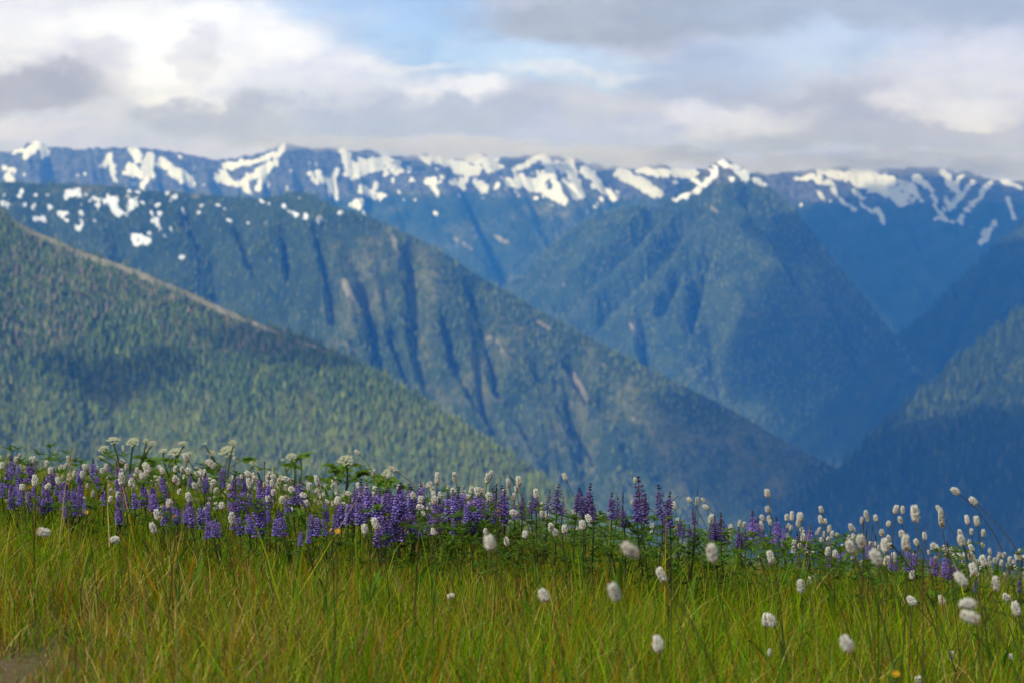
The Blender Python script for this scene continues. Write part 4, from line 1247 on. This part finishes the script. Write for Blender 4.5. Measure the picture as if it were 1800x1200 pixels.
for (d, um, nl, label) in PARS:
    mx = sum(u[0] for u in um) / len(um)
    c = at(mx, 860, d)
    base = np.array((c[0], d, float(ground(c[0], d))))
    t = root('cow_parsnip', base, label, 'wildflower', 'cow parsnips behind the flower strip')
    tops = [at(u[0], u[1], d + random.uniform(-.25, .25)) - base for u in um]
    node = np.array((0, 0, min(q[2] for q in tops) * .55))
    b = Build()
    b.tube(bend((0, 0, -.05), node, (.02, 0, 0)), .011, .008, (.09, .13, .03), 6)
    for q, u in zip(tops, um):
        w = u[2] * d / FPX
        b.tube(bend(node, q - (0, 0, w * .22), (random.uniform(-.05, .05), 0, .06)), .006, .004, (.10, .14, .035), 5)
        f = put('umbel', random.choice(UMB), PETAL, t)
        f.location = q
        f.scale = (w * 1.1, w * 1.1, w * 1.5)
        f.rotation_euler = Euler((random.uniform(.25, .75), random.uniform(-.25, .25), 0)).to_matrix().to_4x4().to_euler()
    put('stem', b.mesh('parsnip_stem'), LEAF, t)
    for k in range(int(nl * 2.4)):
        lf = put('leaf', random.choice(BIGL), LEAF, t)
        qq = random.choice(tops)
        if k % 3: lf.location = node * random.uniform(.75, 1.35) + np.array((random.uniform(-.14, .14), random.uniform(-.10, .10), 0))
        else: lf.location = node + (qq - node) * random.uniform(.2, .7)
        lf.rotation_euler = (random.uniform(-.1, .5), random.uniform(-.3, .3), random.uniform(0, 6.28))
        lf.scale = [random.uniform(.10, .19)] * 3

# ------------------------------------------------------------------ grass
def grass(name, n, seed, label, dlim, hmean, wmean, pal, wgt, dens=None, lean=.33, xmar=1.34, side=0.0):
    g = np.random.default_rng(seed)
    K = int(n * 2.2)
    y = np.sqrt(g.random(K) * (dlim[1] ** 2 - dlim[0] ** 2) + dlim[0] ** 2)
    x = (g.random(K) * 2 - 1) * y * 0.2118 * xmar
    if side:
        x = np.sign(g.random(K) - .5) * (y * 0.2118 * xmar + side * g.random(K))
    # tufts
    tx, ty = np.floor(x * 14 + .5 * np.floor(y * 14)) , np.floor(y * 14)
    cx, cyy = (tx + _hash(tx, ty, 1) - .5 * np.floor(y * 14)) / 14, (ty + _hash(tx, ty, 2)) / 14
    pull = g.random(K) < .62
    sp = .016
    x = np.where(pull, cx + g.standard_normal(K) * sp, x); y = np.where(pull, cyy + g.standard_normal(K) * sp, y)
    keep = g.random(K) < (dens(x, y) if dens else 1.0) * (1 - (.6 if hmean > .11 else -.5) * short_patch(x, y)) * (0.45 + 0.55 * _hash(tx, ty, 3))
    x, y, cx, cyy, pull, tx, ty = (q[keep][:n] for q in (x, y, cx, cyy, pull, tx, ty))
    n = len(x)
    short = short_patch(x, y)
    h = hmean * (1 - .20 * sstep(4.6, 7.2, y) + .05 * sstep(7.6, 8.6, y)) * (1 - .45 * np.exp(-((x + .95) / .35) ** 2 - ((y - 5.0) / .8) ** 2)) * (0.45 + 0.95 * g.random(n)) * (0.7 + 0.6 * _hash(tx, ty, 4)) * (.55 + .9 * fbm(x * 2.3, y * 2.3, 66, 3)) * (1 - .72 * short)
    ang = g.random(n) * 6.2832
    ang = np.where(pull, np.arctan2(y - cyy, x - cx) + g.standard_normal(n) * .6, ang)
    ln = np.abs(g.standard_normal(n)) * lean + .08
    ln = np.minimum(ln, .75)
    w = wmean * (.55 + .8 * g.random(n))
    dirx, diry = np.cos(ang), np.sin(ang)
    wa = g.random(n) * 6.2832
    wx, wy = np.cos(wa), np.sin(wa)
    z0 = ground(x, y) - .01
    ts = np.array((0, .38, .72, 1.0))
    V = []
    curl = (g.random(n) ** 2) * .9
    for t in ts:
        off = h * ln * (t + curl * t ** 3)
        px_, py_ = x + dirx * off, y + diry * off
        pz = z0 + h * (t - .30 * curl * t ** 3) * np.sqrt(np.clip(1 - (ln * .6) ** 2, .3, 1))
        ww = w * (.72, 1.0, .72, .0)[list(ts).index(t)]
        if t < 1: V += [np.stack([px_ - wx * ww / 2, py_ - wy * ww / 2, pz], -1), np.stack([px_ + wx * ww / 2, py_ + wy * ww / 2, pz], -1)]
        else: V += [np.stack([px_, py_, pz], -1)]
    V = np.stack(V, 1).reshape(-1, 3)
    o = np.arange(n)[:, None] * 7
    Q = np.concatenate([o + np.array([[0, 1, 3, 2]]), o + np.array([[2, 3, 5, 4]])])
    T3 = o + np.array([[4, 5, 6]])
    # colour of each blade
    pal = np.array(pal)
    wg = np.array(wgt)[None] * np.ones((n, 1))
    dry = dry_patch(x, y)
    wg[:, 3:] *= (1 + 3.0 * dry[:, None]) * (.5 + 1.0 * _hash(tx, ty, 5))[:, None]
    cs = np.cumsum(wg, 1); cs /= cs[:, -1:]
    k = (g.random((n, 1)) > cs).sum(1)
    C = pal[np.clip(k, 0, len(pal) - 1)] * (0.7 + .6 * g.random((n, 1)))
    C = np.repeat(C[:, None], 7, 1)
    tipc = g.random(n) < .20
    C[tipc, 4:] = C[tipc, 4:] * .4 + np.array((.40, .20, .02)) * .6
    put(name, make_mesh(name, V, [Q, T3], {'tint': C.reshape(-1, 3)}), LEAF, kind='stuff', label=label)


def short_patch(x, y):
    return sstep(1.15, .55, np.hypot((x + 1.03) / .25, (y - 4.1) / 1.15) + .35 * (vnoise(x * 9, y * 5, 5) - .5))


def dry_patch(x, y):
    p = np.exp(-((x + .85) / .28) ** 2 - ((y - 6.0) / .9) ** 2) + .8 * np.exp(-((x - .05) / .3) ** 2 - ((y - 6.6) / .5) ** 2)
    p = p + .9 * np.exp(-((x + .95) / .35) ** 2 - ((y - 5.0) / .8) ** 2)
    p = p + .6 * np.exp(-((x + .55) / .25) ** 2 - ((y - 5.0) / .6) ** 2) + .9 * short_patch(x, y)
    return np.clip(p + 1.4 * (fbm(x * 2.1 + 9, y * 1.2 + 9, 44, 3) - .5), 0, 1.2)


PAL = [(.085, .210, .002), (.195, .320, .002), (.330, .400, .004), (.400, .200, .008), (.500, .380, .110), (.160, .075, .012)]
grass('grass', 172000, 5, 'olive green meadow grass flecked with orange and straw blades', (2.5, 10.6), .128, .0023, PAL, (36, 31, 13, 5.5, 5, 4), lean=.40)
grass('edge_grass', 26000, 9, 'meadow grass to either side of the open sward', (2.2, 10.6), .135, .0052, PAL, (36, 31, 13, 5.5, 5, 4), lean=.40, side=1.5)
grass('tall_grass', 1300, 6, 'taller loose grass blades standing over the sward', (2.6, 9.0), .25, .0034, PAL, (30, 32, 18, 6, 2, 4), lean=.30,
      dens=lambda x, y: 1 - .8 * short_patch(x, y))
grass('dry_grass', 14000, 7, 'tangled dead straw between the green blades', (3.0, 9.0), .10, .0020,
      [(.33, .25, .12), (.26, .19, .09), (.20, .13, .06)], (3, 3, 2), lean=1.1, dens=lambda x, y: np.clip(.22 + dry_patch(x, y), 0, 1) * .65)

# leafy ground cover under the flowers at the brow
b = Build()
g = random.Random(8)
for _ in range(2600):
    y = g.uniform(6.9, 9.4)
    x = g.uniform(-.235, .235) * y
    if g.random() > .25 + .75 * math.exp(-((x - .28) / .75) ** 2) : continue
    z = float(ground(x, y)) + g.uniform(.04, .21)
    a = g.uniform(0, 6.28)
    for k in range(5):
        f = a + k * 1.2566
        b.petal((x, y, z), (math.cos(f), math.sin(f), g.uniform(.1, .9)), g.uniform(.028, .050), .0065, (0, 0, 1), jit((.070, .140, .012), .3), None, .25)
put('leafy_undergrowth', b.mesh('leafy_undergrowth'), LEAF, kind='stuff', label='dark green lupine foliage massed along the brow of the meadow')

# ------------------------------------------------------------------ labels
ORD = ['first', 'second', 'third', 'fourth', 'fifth', 'sixth', 'seventh', 'eighth', 'ninth', 'tenth', 'eleventh', 'twelfth',
       'thirteenth', 'fourteenth', 'fifteenth', 'sixteenth', 'seventeenth', 'eighteenth', 'nineteenth', 'twentieth']
MARK = [(70, "at the meadow's left edge"), (165, 'left of the tall cow parsnip'), (275, 'under the tall cow parsnip'), (350, 'under the low flat umbels'),
        (440, 'under the broad flat umbel'), (500, 'left of the small domed umbel'), (570, 'between the domed and large umbels'), (645, 'under the large white umbel'),
        (720, 'near the pale round umbel'), (790, 'right of the pale round umbel'), (870, 'left of the dark lupine buds'), (945, 'over the dark lupine foliage'),
        (1015, 'left of the stoutest dark lupine'), (1090, 'right of the stoutest dark lupine'), (1165, 'beside the tallest dark lupine'), (1240, 'right of the dark lupine row'),
        (1310, 'left of the lone violet lupine'), (1370, 'near the lone violet lupine'), (1440, 'where the blue valley meets the brow'), (1510, 'left of the biggest brow heads'),
        (1580, 'around the biggest brow heads'), (1660, 'by the long white head'), (1730, 'under the two leaning stalks'), (3000, "at the meadow's right edge")]


def zone(px): return next(i for i, m in enumerate(MARK) if px < m[0])


def brow(px): return 805 + 0.088 * px + (8 if px > 1200 else 0)


def label_all(items, noun_of, tail_rows, group):
    cells = {}
    for q in items:
        r = tail_rows(q)
        noun = noun_of(q)
        cells.setdefault((zone(q['px']) if r[0] == 'z' else r[0], r[1], noun), []).append(q)
    for (z, row, noun), qs in cells.items():
        qs.sort(key=lambda q: q['px'])
        where = MARK[z][1] if isinstance(z, int) else z
        for i, q in enumerate(qs):
            o = '' if len(qs) == 1 else (', left one' if i == 0 else ', right one') if len(qs) == 2 else ', %s from left' % ORD[min(i, 19)]
            q['o']['label'] = ' '.join(('%s %s %s%s' % (noun, row, where, o)).split())
            q['o']['group'] = group


def bist_noun(q):
    tint = 'pinkish' if q['mesh'] in (3, 4) else 'cream'
    lean = 'sideways' if abs(q['lean']) > 48 else 'tilted' if abs(q['lean']) > 18 else 'long' if q['h'] > 1.6 * q['w'] else 'upright'
    return '%s %s bistort' % (lean, tint)


def bist_row(q):
    e = q['py'] - brow(q['px'])
    if q['py'] > 1040 and q['px'] > 450: return ('low in the grass', 'large')if False else ('in the nearest grass', 'isolated')
    if e < 10: return ('z', 'against the mountains')
    if e < 55: return ('z', 'among upper flowers')
    if e < 105: return ('z', 'among lower flowers')
    return ('z', 'alone in the grass')


label_all(BIST, bist_noun, bist_row, 'bistort flowers in the meadow')
label_all(LUPS, lambda q: ('dark budding lupine spike' if q['dark'] else 'violet lupine spike' if q['mesh'] in (1, 5) else 'deep blue lupine spike' if q['mesh'] in (6, 7) else 'lavender blue lupine spike'),
          lambda q: ('z', 'standing high' if q['py'] - brow(q['px']) < 22 else 'set low'), 'lupines along the brow of the meadow')
label_all(SEDS, lambda q: ('leaning' if abs(q['lean']) > 24 else 'upright') + ' dark sedge stalk',
          lambda q: ('z', 'against the mountains' if q['py'] - brow(q['px']) < 10 else 'among the flowers' if q['py'] - brow(q['px']) < 80 else 'in the grass'), 'dark sedge stalks in the meadow')
label_all(YELS, lambda q: 'small yellow daisy', lambda q: ('z', 'in the grass'), 'yellow daisies in the grass')
